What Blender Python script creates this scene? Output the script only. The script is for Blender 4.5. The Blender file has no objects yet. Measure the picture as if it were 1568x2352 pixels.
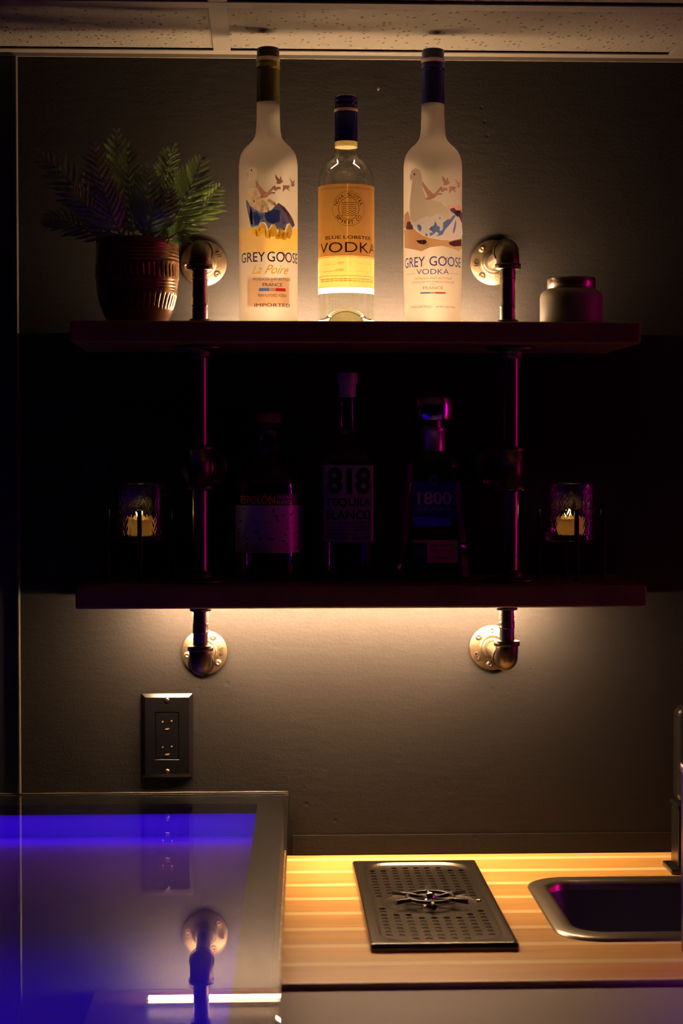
import bpy, bmesh, math, random
from mathutils import Vector, Matrix
PI = math.pi
S = bpy.context.scene
COL = S.collection
random.seed(7)

# ------------------------------------------------------------------ camera
cam = bpy.data.cameras.new('camera'); co = bpy.data.objects.new('camera', cam); COL.objects.link(co)
co.location = (0, -2.68, 1.48)
co.rotation_euler = (math.radians(90 - 1.70), 0, math.radians(-2.44))
cam.sensor_fit = 'VERTICAL'; cam.sensor_height = 36; cam.sensor_width = 24
cam.lens = 65.05
cam.clip_start = .05
cam.dof.use_dof = True; cam.dof.focus_distance = 2.53; cam.dof.aperture_fstop = 4.5
S.camera = co
# ------------------------------------------------------------------ world, exposure, room lamps
S.view_settings.view_transform = 'Standard'; S.view_settings.look = 'None'
S.view_settings.gamma = 1; S.view_settings.use_curve_mapping = False
S.view_settings.exposure = 0
w = bpy.data.worlds.new('world'); S.world = w; w.use_nodes = True
w.node_tree.nodes['Background'].inputs[0].default_value = (.25, .2, .5, 1)
w.node_tree.nodes['Background'].inputs[1].default_value = .0003

def area(name, loc, target, sx, sy, col, power):
    l = bpy.data.lights.new(name, 'AREA'); l.shape = 'RECTANGLE'; l.size = sx; l.size_y = sy
    l.color = col; l.energy = power
    o = bpy.data.objects.new(name, l); COL.objects.link(o); o.location = loc
    o.rotation_euler = (Vector(target) - Vector(loc)).to_track_quat('-Z', 'Y').to_euler()
    return o
# tall magenta neon tube on the right-hand side of the room, blue one on the left
area('magenta_neon', (2.45, -.55, 1.45), (.2, -.35, 1.45), .04, 1.5, (1, .0, .30), 7)
area('blue_neon', (-1.9, -2.2, 2.0), (.1, -.1, 1.5), .12, .9, (.06, .03, 1), .003)
STRIP_UP = 430.0      # glow of the strip on the upper shelf
STRIP_DN = 300.0      # glow of the strip under the lower shelf
WARM = (1.0, .62, .33)

# ------------------------------------------------------------------ materials
def mat(name, base=(.5, .5, .5), rough=.5, metal=0, spec=.5, bump=None, coat=0, var=None, trans=0, ior=1.5, sss=0):
    m = bpy.data.materials.new(name); m.use_nodes = True
    n = m.node_tree.nodes; L = m.node_tree.links; b = n['Principled BSDF']
    b.inputs['Base Color'].default_value = (*base, 1); b.inputs['Roughness'].default_value = rough
    b.inputs['Metallic'].default_value = metal; b.inputs['Specular IOR Level'].default_value = spec
    b.inputs['Coat Weight'].default_value = coat; b.inputs['Transmission Weight'].default_value = trans
    b.inputs['IOR'].default_value = ior
    if sss: b.inputs['Subsurface Weight'].default_value = sss; b.inputs['Subsurface Scale'].default_value = .01
    if bump or var:
        tc = n.new('ShaderNodeTexCoord')
    if bump:                                     # (scale, strength, distance)
        t = n.new('ShaderNodeTexNoise'); t.inputs['Scale'].default_value = bump[0]; t.inputs['Detail'].default_value = 4
        L.new(tc.outputs['Object'], t.inputs['Vector'])
        bp = n.new('ShaderNodeBump'); bp.inputs['Strength'].default_value = bump[1]; bp.inputs['Distance'].default_value = bump[2]
        L.new(t.outputs['Fac'], bp.inputs['Height']); L.new(bp.outputs['Normal'], b.inputs['Normal'])
    if var:                                      # (scale, other colour)
        t = n.new('ShaderNodeTexNoise'); t.inputs['Scale'].default_value = var[0]; t.inputs['Detail'].default_value = 5
        L.new(tc.outputs['Object'], t.inputs['Vector'])
        mx = n.new('ShaderNodeMix'); mx.data_type = 'RGBA'
        mx.inputs['A'].default_value = (*base, 1); mx.inputs['B'].default_value = (*var[1], 1)
        mr = n.new('ShaderNodeMapRange'); mr.inputs['From Min'].default_value = .35; mr.inputs['From Max'].default_value = .65
        L.new(t.outputs['Fac'], mr.inputs['Value']); L.new(mr.outputs['Result'], mx.inputs['Factor'])
        L.new(mx.outputs['Result'], b.inputs['Base Color'])
    return m

def emit(name, col, s):
    m = bpy.data.materials.new(name); m.use_nodes = True; n = m.node_tree.nodes; n.clear()
    e = n.new('ShaderNodeEmission'); e.inputs[0].default_value = (*col, 1); e.inputs[1].default_value = s
    o = n.new('ShaderNodeOutputMaterial'); m.node_tree.links.new(e.outputs[0], o.inputs[0]); return m

def sheer(name, dcol, tcol, fac, gloss=.05, rough=.4):
    """paper, ink or frosted glass: a diffuse face that also lets light through"""
    m = bpy.data.materials.new(name); m.use_nodes = True; n = m.node_tree.nodes; L = m.node_tree.links; n.clear()
    d = n.new('ShaderNodeBsdfDiffuse'); d.inputs[0].default_value = (*dcol, 1)
    t = n.new('ShaderNodeBsdfTranslucent'); t.inputs[0].default_value = (*tcol, 1)
    mx = n.new('ShaderNodeMixShader'); mx.inputs[0].default_value = fac
    L.new(d.outputs[0], mx.inputs[1]); L.new(t.outputs[0], mx.inputs[2])
    g = n.new('ShaderNodeBsdfGlossy'); g.inputs['Roughness'].default_value = rough
    m2 = n.new('ShaderNodeMixShader'); m2.inputs[0].default_value = gloss
    L.new(mx.outputs[0], m2.inputs[1]); L.new(g.outputs[0], m2.inputs[2])
    o = n.new('ShaderNodeOutputMaterial'); L.new(m2.outputs[0], o.inputs[0]); return m

def frosted(name, tcol, mixf=.72, rough=.5):
    """acid-etched glass: partly diffuse transmission, partly see-through-blurred"""
    m = sheer(name, (.3, .28, .25), tcol, .93, .04, .35)
    n = m.node_tree.nodes; L = m.node_tree.links
    o = [x for x in n if x.type == 'OUTPUT_MATERIAL'][0]; src = o.inputs[0].links[0].from_socket
    rf = n.new('ShaderNodeBsdfRefraction'); rf.inputs['Color'].default_value = (*tcol, 1); rf.inputs['Roughness'].default_value = rough; rf.inputs['IOR'].default_value = 1.03
    mx = n.new('ShaderNodeMixShader'); mx.inputs[0].default_value = mixf
    L.new(src, mx.inputs[1]); L.new(rf.outputs[0], mx.inputs[2]); L.new(mx.outputs[0], o.inputs[0])
    return m

def thin_glass(name, tint=(.96, .98, .93), rough=.02):
    m = bpy.data.materials.new(name); m.use_nodes = True; n = m.node_tree.nodes; L = m.node_tree.links; n.clear()
    t = n.new('ShaderNodeBsdfTransparent'); t.inputs[0].default_value = (*tint, 1)
    g = n.new('ShaderNodeBsdfGlossy'); g.inputs['Roughness'].default_value = rough
    lw = n.new('ShaderNodeLayerWeight'); lw.inputs['Blend'].default_value = .28
    mr = n.new('ShaderNodeMapRange'); mr.inputs['To Min'].default_value = .07; mr.inputs['To Max'].default_value = .85
    mx = n.new('ShaderNodeMixShader')
    L.new(lw.outputs['Facing'], mr.inputs['Value']); 
    p = n.new('ShaderNodeMath'); p.operation = 'POWER'; p.inputs[1].default_value = 2.2
    L.new(lw.outputs['Facing'], p.inputs[0]); L.new(p.outputs[0], mr.inputs['Value'])
    L.new(mr.outputs['Result'], mx.inputs[0]); L.new(t.outputs[0], mx.inputs[1]); L.new(g.outputs[0], mx.inputs[2])
    o = n.new('ShaderNodeOutputMaterial'); L.new(mx.outputs[0], o.inputs[0]); return m

def wall_mat():
    m = mat('wall_paint', (.0135, .0126, .0125), .6, bump=(260, .22, .002), spec=.07)
    n = m.node_tree.nodes; L = m.node_tree.links
    bp = [x for x in n if x.type == 'BUMP'][0]; src = bp.inputs['Height'].links[0].from_socket
    tc = [x for x in n if x.type == 'TEX_COORD'][0]
    # long soft trowel waves under the roller texture
    t2 = n.new('ShaderNodeTexNoise'); t2.inputs['Scale'].default_value = 26
    mp = n.new('ShaderNodeMapping'); mp.inputs['Scale'].default_value = (1, 1, 3.5)
    L.new(tc.outputs['Object'], mp.inputs[0]); L.new(mp.outputs[0], t2.inputs['Vector'])
    a = n.new('ShaderNodeMath'); a.operation = 'MULTIPLY_ADD'; a.inputs[1].default_value = 1.4
    L.new(t2.outputs['Fac'], a.inputs[0]); L.new(src, a.inputs[2])
    cur = a.outputs[0]
    # small filled holes and dents left in the plaster
    for (x, z, r) in ((.334, 1.141, .0042), (.357, 1.138, .003), (.285, 1.076, .0022), (-.0925, 1.145, .003), (-.052, 1.152, .005),
                      (.317, 1.985, .003), (.321, 1.965, .003), (.325, 1.945, .0035), (.39, 1.17, .0025), (.066, 1.848, .0025),
                      (.06, .998, .003), (.063, .975, .004), (.105, .95, .004), (.31, .925, .006)):
        v = n.new('ShaderNodeVectorMath'); v.operation = 'DISTANCE'; v.inputs[1].default_value = (x, 0, z)
        L.new(tc.outputs['Object'], v.inputs[0])
        r1 = n.new('ShaderNodeMapRange'); r1.interpolation_type = 'SMOOTHSTEP'
        r1.inputs['From Min'].default_value = r * .35; r1.inputs['From Max'].default_value = r
        r1.inputs['To Min'].default_value = -2.2; r1.inputs['To Max'].default_value = 0
        L.new(v.outputs['Value'], r1.inputs['Value'])
        s = n.new('ShaderNodeMath'); L.new(cur, s.inputs[0]); L.new(r1.outputs[0], s.inputs[1]); cur = s.outputs[0]
    L.new(cur, bp.inputs['Height'])
    return m

def tile_mat():
    m = mat('ceiling_tile', (.11, .103, .088), .9, spec=.2)
    n = m.node_tree.nodes; L = m.node_tree.links; b = n['Principled BSDF']
    tc = n.new('ShaderNodeTexCoord'); mp = n.new('ShaderNodeMapping'); mp.inputs['Scale'].default_value = (1, .55, 1)
    L.new(tc.outputs['Object'], mp.inputs[0])
    v = n.new('ShaderNodeTexVoronoi'); v.inputs['Scale'].default_value = 130
    t = n.new('ShaderNodeTexNoise'); t.inputs['Scale'].default_value = 230; t.inputs['Detail'].default_value = 3
    t2 = n.new('ShaderNodeTexNoise'); t2.inputs['Scale'].default_value = 45
    L.new(mp.outputs[0], v.inputs['Vector']); L.new(mp.outputs[0], t.inputs['Vector']); L.new(mp.outputs[0], t2.inputs['Vector'])
    # pits: only where a random cell value is low
    r = n.new('ShaderNodeMapRange'); r.inputs['From Min'].default_value = .16; r.inputs['From Max'].default_value = .30
    L.new(v.outputs['Distance'], r.inputs['Value'])
    sep = n.new('ShaderNodeSeparateColor'); L.new(v.outputs['Color'], sep.inputs[0])
    gt = n.new('ShaderNodeMath'); gt.operation = 'GREATER_THAN'; gt.inputs[1].default_value = .42
    L.new(sep.outputs[0], gt.inputs[0])
    mxm = n.new('ShaderNodeMath'); mxm.operation = 'MAXIMUM'; L.new(r.outputs[0], mxm.inputs[0]); L.new(gt.outputs[0], mxm.inputs[1])
    ad = n.new('ShaderNodeMath'); ad.operation = 'MULTIPLY_ADD'; ad.inputs[1].default_value = .45
    L.new(t.outputs['Fac'], ad.inputs[0]); L.new(mxm.outputs[0], ad.inputs[2])
    bp = n.new('ShaderNodeBump'); bp.inputs['Strength'].default_value = .7; bp.inputs['Distance'].default_value = .004
    L.new(ad.outputs[0], bp.inputs['Height']); L.new(bp.outputs[0], b.inputs['Normal'])
    mx = n.new('ShaderNodeMix'); mx.data_type = 'RGBA'; mx.inputs['A'].default_value = (.05, .045, .035, 1); mx.inputs['B'].default_value = (.11, .103, .088, 1)
    L.new(mxm.outputs[0], mx.inputs['Factor']); L.new(mx.outputs['Result'], b.inputs['Base Color'])
    return m

def plank_mat():
    """oiled cherry strips glued with thin pale maple lines"""
    m = mat('striped_wood', (.5, .3, .15), .4, spec=.4, coat=.15)
    m.node_tree.nodes['Principled BSDF'].inputs['Coat Roughness'].default_value = .3
    n = m.node_tree.nodes; L = m.node_tree.links; b = n['Principled BSDF']
    tc = n.new('ShaderNodeTexCoord'); sp = n.new('ShaderNodeSeparateXYZ'); L.new(tc.outputs['Object'], sp.inputs[0])
    W = .0785
    a = n.new('ShaderNodeMath'); a.operation = 'MULTIPLY_ADD'; a.inputs[1].default_value = -1 / W; a.inputs[2].default_value = -.09
    L.new(sp.outputs['Y'], a.inputs[0])
    fr = n.new('ShaderNodeMath'); fr.operation = 'FRACT'; L.new(a.outputs[0], fr.inputs[0])
    fl = n.new('ShaderNodeMath'); fl.operation = 'FLOOR'; L.new(a.outputs[0], fl.inputs[0])
    lt = n.new('ShaderNodeMath'); lt.operation = 'LESS_THAN'; lt.inputs[1].default_value = .19; L.new(fr.outputs[0], lt.inputs[0])
    wn = n.new('ShaderNodeTexWhiteNoise'); wn.noise_dimensions = '1D'; L.new(fl.outputs[0], wn.inputs['W'])
    cb = n.new('ShaderNodeCombineXYZ'); L.new(sp.outputs['X'], cb.inputs[0]); L.new(sp.outputs['Y'], cb.inputs[1]); L.new(wn.outputs['Value'], cb.inputs[2])
    mp = n.new('ShaderNodeMapping'); mp.inputs['Scale'].default_value = (1.6, 12, 7); L.new(cb.outputs[0], mp.inputs[0])
    g = n.new('ShaderNodeTexNoise'); g.inputs['Scale'].default_value = 2.2; g.inputs['Detail'].default_value = 7; g.inputs['Distortion'].default_value = .6
    L.new(mp.outputs[0], g.inputs['Vector'])
    cr = n.new('ShaderNodeValToRGB'); cr.color_ramp.elements[0].position = .3; cr.color_ramp.elements[0].color = (.68, .345, .085, 1)
    cr.color_ramp.elements[1].position = .68; cr.color_ramp.elements[1].color = (.84, .46, .125, 1)
    L.new(g.outputs['Fac'], cr.inputs[0])
    mx0 = n.new('ShaderNodeMix'); mx0.data_type = 'RGBA'; mx0.blend_type = 'MULTIPLY'; mx0.inputs['Factor'].default_value = .12
    cw = n.new('ShaderNodeCombineColor')
    for i in range(3): L.new(wn.outputs['Value'], cw.inputs[i])
    L.new(cr.outputs[0], mx0.inputs['A']); L.new(cw.outputs[0], mx0.inputs['B'])
    mx = n.new('ShaderNodeMix'); mx.data_type = 'RGBA'; mx.inputs['B'].default_value = (.90, .66, .30, 1)
    L.new(lt.outputs[0], mx.inputs['Factor']); L.new(mx0.outputs['Result'], mx.inputs['A'])
    L.new(mx.outputs['Result'], b.inputs['Base Color'])
    return m

WALL = wall_mat(); TILE = tile_mat(); PLANK = plank_mat()
BLACKWALL = mat('black_paint', (.02, .02, .024), .5)
GRID = mat('painted_grid_metal', (.115, .105, .09), .55)
BLACK = mat('matt_black', (.012, .012, .013), .55)
FLOOR = mat('dark_floor', (.05, .045, .045), .5, var=(6, (.08, .07, .06)))
GREY = mat('grey_laminate', (.25, .22, .20), .6, var=(5, (.30, .265, .24)))
CAULK = mat('glossy_caulk', (.05, .045, .04), .25, bump=(300, .5, .001))
SHELF = mat('stained_shelf_wood', (.16, .075, .05), .42, bump=(60, .15, .001), var=(14, (.11, .05, .035)))
IRON = mat('raw_steel_fitting', (.14, .108, .07), .36, metal=.9, bump=(420, .5, .0006), var=(70, (.095, .07, .048)))
PIPE = mat('raw_steel_pipe', (.25, .20, .17), .29, metal=.92, bump=(300, .35, .0004), var=(50, (.2, .17, .15)))
SCREW = mat('brass_screw', (.75, .45, .2), .3, metal=1)
GLASS = mat('clear_glass', (.97, .98, .97), .0, trans=1, ior=1.5)
LEDUP = [emit('warm_led', WARM, STRIP_UP * 1.0), emit('warm_led_back', WARM, STRIP_UP * 2.1)]
LEDDN = [emit('warm_led_low', WARM, STRIP_DN * .82), emit('warm_led_low_back', WARM, STRIP_DN * 3.4)]
ALU = mat('led_channel', (.6, .58, .55), .35, metal=.8)

# ------------------------------------------------------------------ mesh helpers
class MB:
    def __init__(s): s.v = []; s.f = []; s.m = []; s.s = []
    def add(s, vs, fs, m=0, smooth=True):
        o = len(s.v); s.v += [tuple(v) for v in vs]
        for f in fs: s.f.append([i + o for i in f]); s.m.append(m); s.s.append(smooth)
        return s
    def lathe(s, prof, seg=64, m=0, M=None, cap0=True, cap1=True, smooth=True, fn=None):
        M = M or Matrix(); vs = []; fs = []
        for (r, z) in prof:
            for k in range(seg):
                a = 2 * PI * k / seg; rr = r + (fn(a, z, r) if fn else 0)
                vs.append(M @ Vector((rr * math.cos(a), rr * math.sin(a), z)))
        for i in range(len(prof) - 1):
            for k in range(seg):
                fs.append((i * seg + k, i * seg + (k + 1) % seg, (i + 1) * seg + (k + 1) % seg, (i + 1) * seg + k))
        s.add(vs, fs, m, smooth)
        o = len(s.v) - len(vs)
        if cap0 and prof[0][0] > 1e-6: s.f.append([o + k for k in range(seg)][::-1]); s.m.append(m); s.s.append(False)
        if cap1 and prof[-1][0] > 1e-6: s.f.append([o + (len(prof) - 1) * seg + k for k in range(seg)]); s.m.append(m); s.s.append(False)
        return s
    def box(s, a, b, m=0, M=None):
        M = M or Matrix()
        vs = [M @ Vector((x, y, z)) for z in (a[2], b[2]) for y in (a[1], b[1]) for x in (a[0], b[0])]
        return s.add(vs, [(0, 2, 3, 1), (4, 5, 7, 6), (0, 1, 5, 4), (2, 6, 7, 3), (0, 4, 6, 2), (1, 3, 7, 5)], m, False)
    def sweep(s, pts, rad, seg=32, m=0, caps=True, smooth=True):
        """tube through pts; rad = number or list"""
        pts = [Vector(p) for p in pts]; n = len(pts); R = rad if isinstance(rad, (list, tuple)) else [rad] * n
        vs = []; t = (pts[1] - pts[0]).normalized(); u = t.orthogonal().normalized()
        for i, p in enumerate(pts):
            t = ((pts[min(i + 1, n - 1)] - pts[max(i - 1, 0)])).normalized()
            u = (u - t * u.dot(t)).normalized(); v = t.cross(u)
            for k in range(seg):
                a = 2 * PI * k / seg; vs.append(p + (u * math.cos(a) + v * math.sin(a)) * R[i])
        fs = [(i * seg + k, i * seg + (k + 1) % seg, (i + 1) * seg + (k + 1) % seg, (i + 1) * seg + k) for i in range(n - 1) for k in range(seg)]
        s.add(vs, fs, m, smooth); o = len(s.v) - len(vs)
        if caps:
            s.f.append([o + k for k in range(seg)][::-1]); s.m.append(m); s.s.append(False)
            s.f.append([o + (n - 1) * seg + k for k in range(seg)]); s.m.append(m); s.s.append(False)
        return s
    def prism(s, poly, z0, z1, m=0, M=None):
        M = M or Matrix(); n = len(poly)
        vs = [M @ Vector((x, y, z0)) for x, y in poly] + [M @ Vector((x, y, z1)) for x, y in poly]
        fs = [tuple(range(n))[::-1], tuple(range(n, 2 * n))] + [(i, (i + 1) % n, n + (i + 1) % n, n + i) for i in range(n)]
        return s.add(vs, fs, m, False)
    def build(s, name, mats, parent=None, loc=(0, 0, 0), bevel=0, bseg=3, recalc=True):
        me = bpy.data.meshes.new(name); me.from_pydata(s.v, [], s.f)
        for p, mi, sm in zip(me.polygons, s.m, s.s): p.material_index = mi; p.use_smooth = sm
        if recalc:
            bm = bmesh.new(); bm.from_mesh(me); bmesh.ops.recalc_face_normals(bm, faces=bm.faces); bm.to_mesh(me); bm.free()
        for mm in (mats if isinstance(mats, (list, tuple)) else [mats]): me.materials.append(mm)
        o = bpy.data.objects.new(name, me); COL.objects.link(o); o.location = loc
        if parent: o.parent = parent
        if bevel:
            b = o.modifiers.new('bevel', 'BEVEL'); b.width = bevel; b.segments = bseg; b.limit_method = 'ANGLE'; b.harden_normals = False
            b.angle_limit = math.radians(40)
        return o

def tag(o, label, cat, group=None, kind=None):
    o['label'] = label; o['category'] = cat
    if group: o['group'] = group
    if kind: o['kind'] = kind
    return o
def thing(name, label, cat, loc, group=None):
    o = bpy.data.objects.new(name, None); COL.objects.link(o); o.location = loc; o.empty_display_size = .02
    return tag(o, label, cat, group)
def struct(o): o['kind'] = 'structure'; return o

# ------------------------------------------------------------------ lettering and printed labels
_cache = {}
def text_mesh(s, bold=0.0):
    k = (s, bold)
    if k not in _cache:
        c = bpy.data.curves.new('t', 'FONT'); c.body = s; c.offset = bold; c.resolution_u = 4; c.size = 1
        o = bpy.data.objects.new('t', c); COL.objects.link(o)
        dg = bpy.context.evaluated_depsgraph_get(); me = bpy.data.meshes.new_from_object(o.evaluated_get(dg))
        vs = [v.co.copy() for v in me.vertices]; fs = [list(p.vertices) for p in me.polygons]
        bpy.data.objects.remove(o); bpy.data.curves.remove(c); bpy.data.meshes.remove(me)
        _cache[k] = (vs, fs)
    return _cache[k]

class Label:
    """flat artwork in (u across, v up) that is then wrapped on a cylinder (or left flat)"""
    def __init__(s): s.parts = []
    def poly(s, pts, m, layer=0): s.parts.append(([Vector((a, b, 0)) for a, b in pts], [list(range(len(pts)))], m, layer)); return s
    def rect(s, u0, v0, u1, v1, m, layer=0): return s.poly([(u0, v0), (u1, v0), (u1, v1), (u0, v1)], m, layer)
    def outline(s, pts, w, m, layer=0):
        for (a, b), (c, d) in zip(pts, pts[1:] + pts[:1]):
            L = math.hypot(c - a, d - b) or 1e-6; nx, ny = -(d - b) / L * w / 2, (c - a) / L * w / 2
            s.poly([(a + nx, b + ny), (c + nx, d + ny), (c - nx, d - ny), (a - nx, b - ny)], m, layer)
        return s
    def disc(s, u, v, ru, rv, m, layer=0, n=20): return s.poly([(u + ru * math.cos(2 * PI * i / n), v + rv * math.sin(2 * PI * i / n)) for i in range(n)], m, layer)
    def ring(s, u, v, ru, rv, t, m, layer=0, n=56):
        vs = []; fs = []
        for i in range(n):
            a = 2 * PI * i / n
            vs.append(Vector((u + ru * math.cos(a), v + rv * math.sin(a), 0))); vs.append(Vector((u + (ru - t) * math.cos(a), v + (rv - t) * math.sin(a), 0)))
        for i in range(n):
            j = (i + 1) % n; fs.append([2 * i, 2 * j, 2 * j + 1, 2 * i + 1])
        s.parts.append((vs, fs, m, layer)); return s
    def text(s, t, u0, v0, u1, v1, m, layer=1, bold=0, shear=0, rot=None):
        vs, fs = text_mesh(t, bold)
        x0 = min(v.x for v in vs); x1 = max(v.x for v in vs); y0 = min(v.y for v in vs); y1 = max(v.y for v in vs)
        out = []
        for v in vs:
            a = (v.x - x0) / (x1 - x0); b = (v.y - y0) / (y1 - y0)
            p = Vector((u0 + (u1 - u0) * a + shear * (b - .5) * (v1 - v0), v0 + (v1 - v0) * b, 0))
            if rot:
                cx, cy, an = rot; d = p - Vector((cx, cy, 0)); p = Vector((cx + d.x * math.cos(an) - d.y * math.sin(an), cy + d.x * math.sin(an) + d.y * math.cos(an), 0))
            out.append(p)
        s.parts.append((out, [list(f) for f in fs], m, layer)); return s
    def build(s, name, mats, parent, R, M=None, step=.0035, lift=.00025, curve=None):
        bm = bmesh.new()
        lay = []
        for (vs, fs, m, layer) in s.parts:
            bv = [bm.verts.new((v.x, v.y, layer)) for v in vs]
            for f in fs:
                try: fc = bm.faces.new([bv[i] for i in f])
                except ValueError: continue
                fc.material_index = m
        bmesh.ops.triangulate(bm, faces=[f for f in bm.faces if len(f.verts) > 4])
        if R:
            us = [v.co.x for v in bm.verts]; a = min(us); b = max(us); k = math.ceil(a / step)
            while k * step < b:
                bmesh.ops.bisect_plane(bm, geom=bm.verts[:] + bm.edges[:] + bm.faces[:], plane_co=(k * step, 0, 0), plane_no=(1, 0, 0)); k += 1
        for v in bm.verts:
            u, vv, layer = v.co
            if R:
                r = R + lift * (1 + layer * .5); th = u / R; v.co = (r * math.sin(th), -r * math.cos(th), vv)
            else: v.co = M @ Vector((u, vv, lift * (1 + layer * .5)))
        me = bpy.data.meshes.new(name); bm.to_mesh(me); bm.free()
        for mm in mats: me.materials.append(mm)
        if R:
            for p in me.polygons: p.use_smooth = True
        o = bpy.data.objects.new(name, me); COL.objects.link(o); o.parent = parent
        return o

# ================================================================== SETTING
struct(MB().box((-1.6, 0, 0), (-.352, .1, 2.6)).build('wall_alcove', BLACKWALL))
struct(MB().box((-.352, 0, 0), (2.6, .1, 2.6)).build('wall_back', WALL))
struct(MB().box((2.6, -3.6, 0), (2.7, .1, 2.6)).build('wall_right', BLACKWALL))
struct(MB().box((-1.6, -3.6, -.05), (2.7, .1, 0)).build('floor', FLOOR))
struct(MB().box((-1.6, -3.6, 2.0618), (2.6, -.0, 2.085)).build('ceiling', TILE))
# ceiling grid: wall angle, one long runner, cross bars
g = MB().box((-1.6, -.024, 2.0575), (2.6, -.0005, 2.0595)).box((-1.6, -.0025, 2.052), (2.6, -.0005, 2.0595))
struct(g.build('trim_1', GRID, bevel=.0005))
g = MB().box((-1.6, -.308, 2.057), (2.6, -.278, 2.0595)).box((-1.6, -.295, 2.0595), (2.6, -.291, 2.0615))
struct(g.build('trim_2', GRID, bevel=.0005))
for i, (x0, x1) in enumerate(((-.069, -.0445), (.583, .607), (-.678, -.654), (1.19, 1.214))):
    g = MB().box((x0, -.277, 2.0575), (x1, -.0245, 2.0595)).box((x0, -3.5, 2.0575), (x1, -.309, 2.0595))
    struct(g.build('trim_%d' % (3 + i), GRID, bevel=.0005))
# upright corner bead at the left and low moulding above the counter
struct(MB().prism([(-.3555, -.0008), (-.354, -.006), (-.350, -.007), (-.3485, -.0008)], .995, 2.0515).build('trim_7', mat('corner_bead', (.06, .05, .045), .5, bump=(120, .4, .001)), bevel=.001))
struct(MB().box((.042, -.0030, .9005), (2.55, -.0008, .930)).build('baseboard_back', WALL, bevel=.002))
# nail in the wall
t = tag(MB().lathe([(.0004, -.001), (.0008, .0), (.0008, .006), (.0024, .0062), (.0024, .0072), (.0005, .0075)], 16, M=Matrix.Translation((.167, 0, 2.008)) @ Matrix.Rotation(PI * .42, 4, 'X')).build('wall_nail', PIPE), 'bent little nail sticking out of the grey wall high up', 'nail')

# ------------------------------------------------------------------ bar counter with glass top, lower left
def edge_x(y): return .0388 + (y + .0108) * .0253 / 1.0919
Y0, Y1 = -.006, -1.75
bar = thing('bar_counter', 'low black bar counter with blue-lit glossy glass top at lower left', 'bar counter', (-.4, -.9, 0))
def rel(p): return (p[0] + .4, p[1] + .9, p[2])
ZG = .993; TG = .010; zt = ZG - TG - .0006
mb = MB()
def quadbox(pts, z0, z1, m=0):
    mb.prism([(a + .4, b + .9) for a, b in pts], z0, z1, m)
er = lambda y, d: edge_x(y) - d
quadbox([(-1.5, Y0), (-1.5, Y1), (er(Y1, .009), Y1), (er(Y0, .009), Y0)], .02, .925)          # carcass
quadbox([(-1.5, Y0), (-1.5, -.03), (er(-.03, .009), -.03), (er(Y0, .009), Y0)], .925, zt)       # rear rim
quadbox([(er(-.03, .03), -.03), (er(Y1, .03), Y1), (er(Y1, .009), Y1), (er(-.03, .009), -.03)], .925, zt)
quadbox([(-1.5, -1.72), (-1.5, Y1), (er(Y1, .03), Y1), (er(-1.72, .03), -1.72)], .925, zt)
quadbox([(-1.5, -.03), (-1.5, -1.72), (-1.46, -1.72), (-1.46, -.03)], .925, zt)
quadbox([(-1.46, -.03), (-1.46, -.074), (er(-.074, .03), -.074), (er(-.03, .03), -.03)], zt - .014, zt)   # lip over the lamp
quadbox([(er(-.074, .045), -.074), (er(-1.72, .045), -1.72), (er(-1.72, .03), -1.72), (er(-.074, .03), -.074)], zt - .006, zt)
body = mb.build('carcass', BLACK, bar)
BED = mat('blue_bed', (.10, .016, .62), .8)
m2 = MB().prism([(a + .4, b + .9) for a, b in ((-1.458, -.032), (-1.458, -1.718), (er(-1.718, .032), -1.718), (er(-.032, .032), -.032))], .9255, .928)
m2.prism([(a + .4, b + .9) for a, b in ((-1.458, -.0315), (er(-.0315, .032), -.0315), (er(-.034, .032), -.034), (-1.458, -.034))], .928, zt - .015)
m2.prism([(a + .4, b + .9) for a, b in ((er(-.034, .0325), -.034), (er(-.034, .0305), -.034), (er(-1.718, .0305), -1.718), (er(-1.718, .0325), -1.718))], .928, zt - .007)
m2.build('light_bed', BED, bar)
m3 = MB().prism([(a + .4, b + .9) for a, b in ((-1.5, Y0), (-1.5, Y1), (er(Y1, 0), Y1), (er(Y0, 0), Y0))], ZG - TG, ZG)
m3.build('glass_top', mat('bar_glass', (.93, .95, .97), .0, trans=1, ior=1.44), bar, bevel=.0012)
c = MB().sweep([(-.95 + k * .02465 + .4, .9 - .0030 + .0004 * math.sin(k * 2.1), ZG + .0006) for k in range(41)], [.0014 + .0004 * math.sin(k * 1.7) for k in range(41)], 10)
c.build('caulk_bead', CAULK, bar)
# blue LED strips inside the light box
area('bed_lamp_rear', (-.72, -.058, .9655), (-.72, -.0581, .93), .018, 1.42, (.38, .08, 1), .62).rotation_euler = (0, 0, PI / 2)
sl = area('bed_lamp_side', (-1.44, -.85, .958), (-1.14, -.85, .930), .02, 1.6, (.2, .0, 1), 20); sl.data.spread = math.radians(28)

# ------------------------------------------------------------------ wooden worktop and grey ledge
wt = thing('worktop', 'striped wooden worktop with pale inlaid lines running along the back wall', 'worktop', (.8, -.33, .9))
pts = [(.030, -.0015), (.012, -.658), (2.2, -.658), (2.2, -.0015)]
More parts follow.
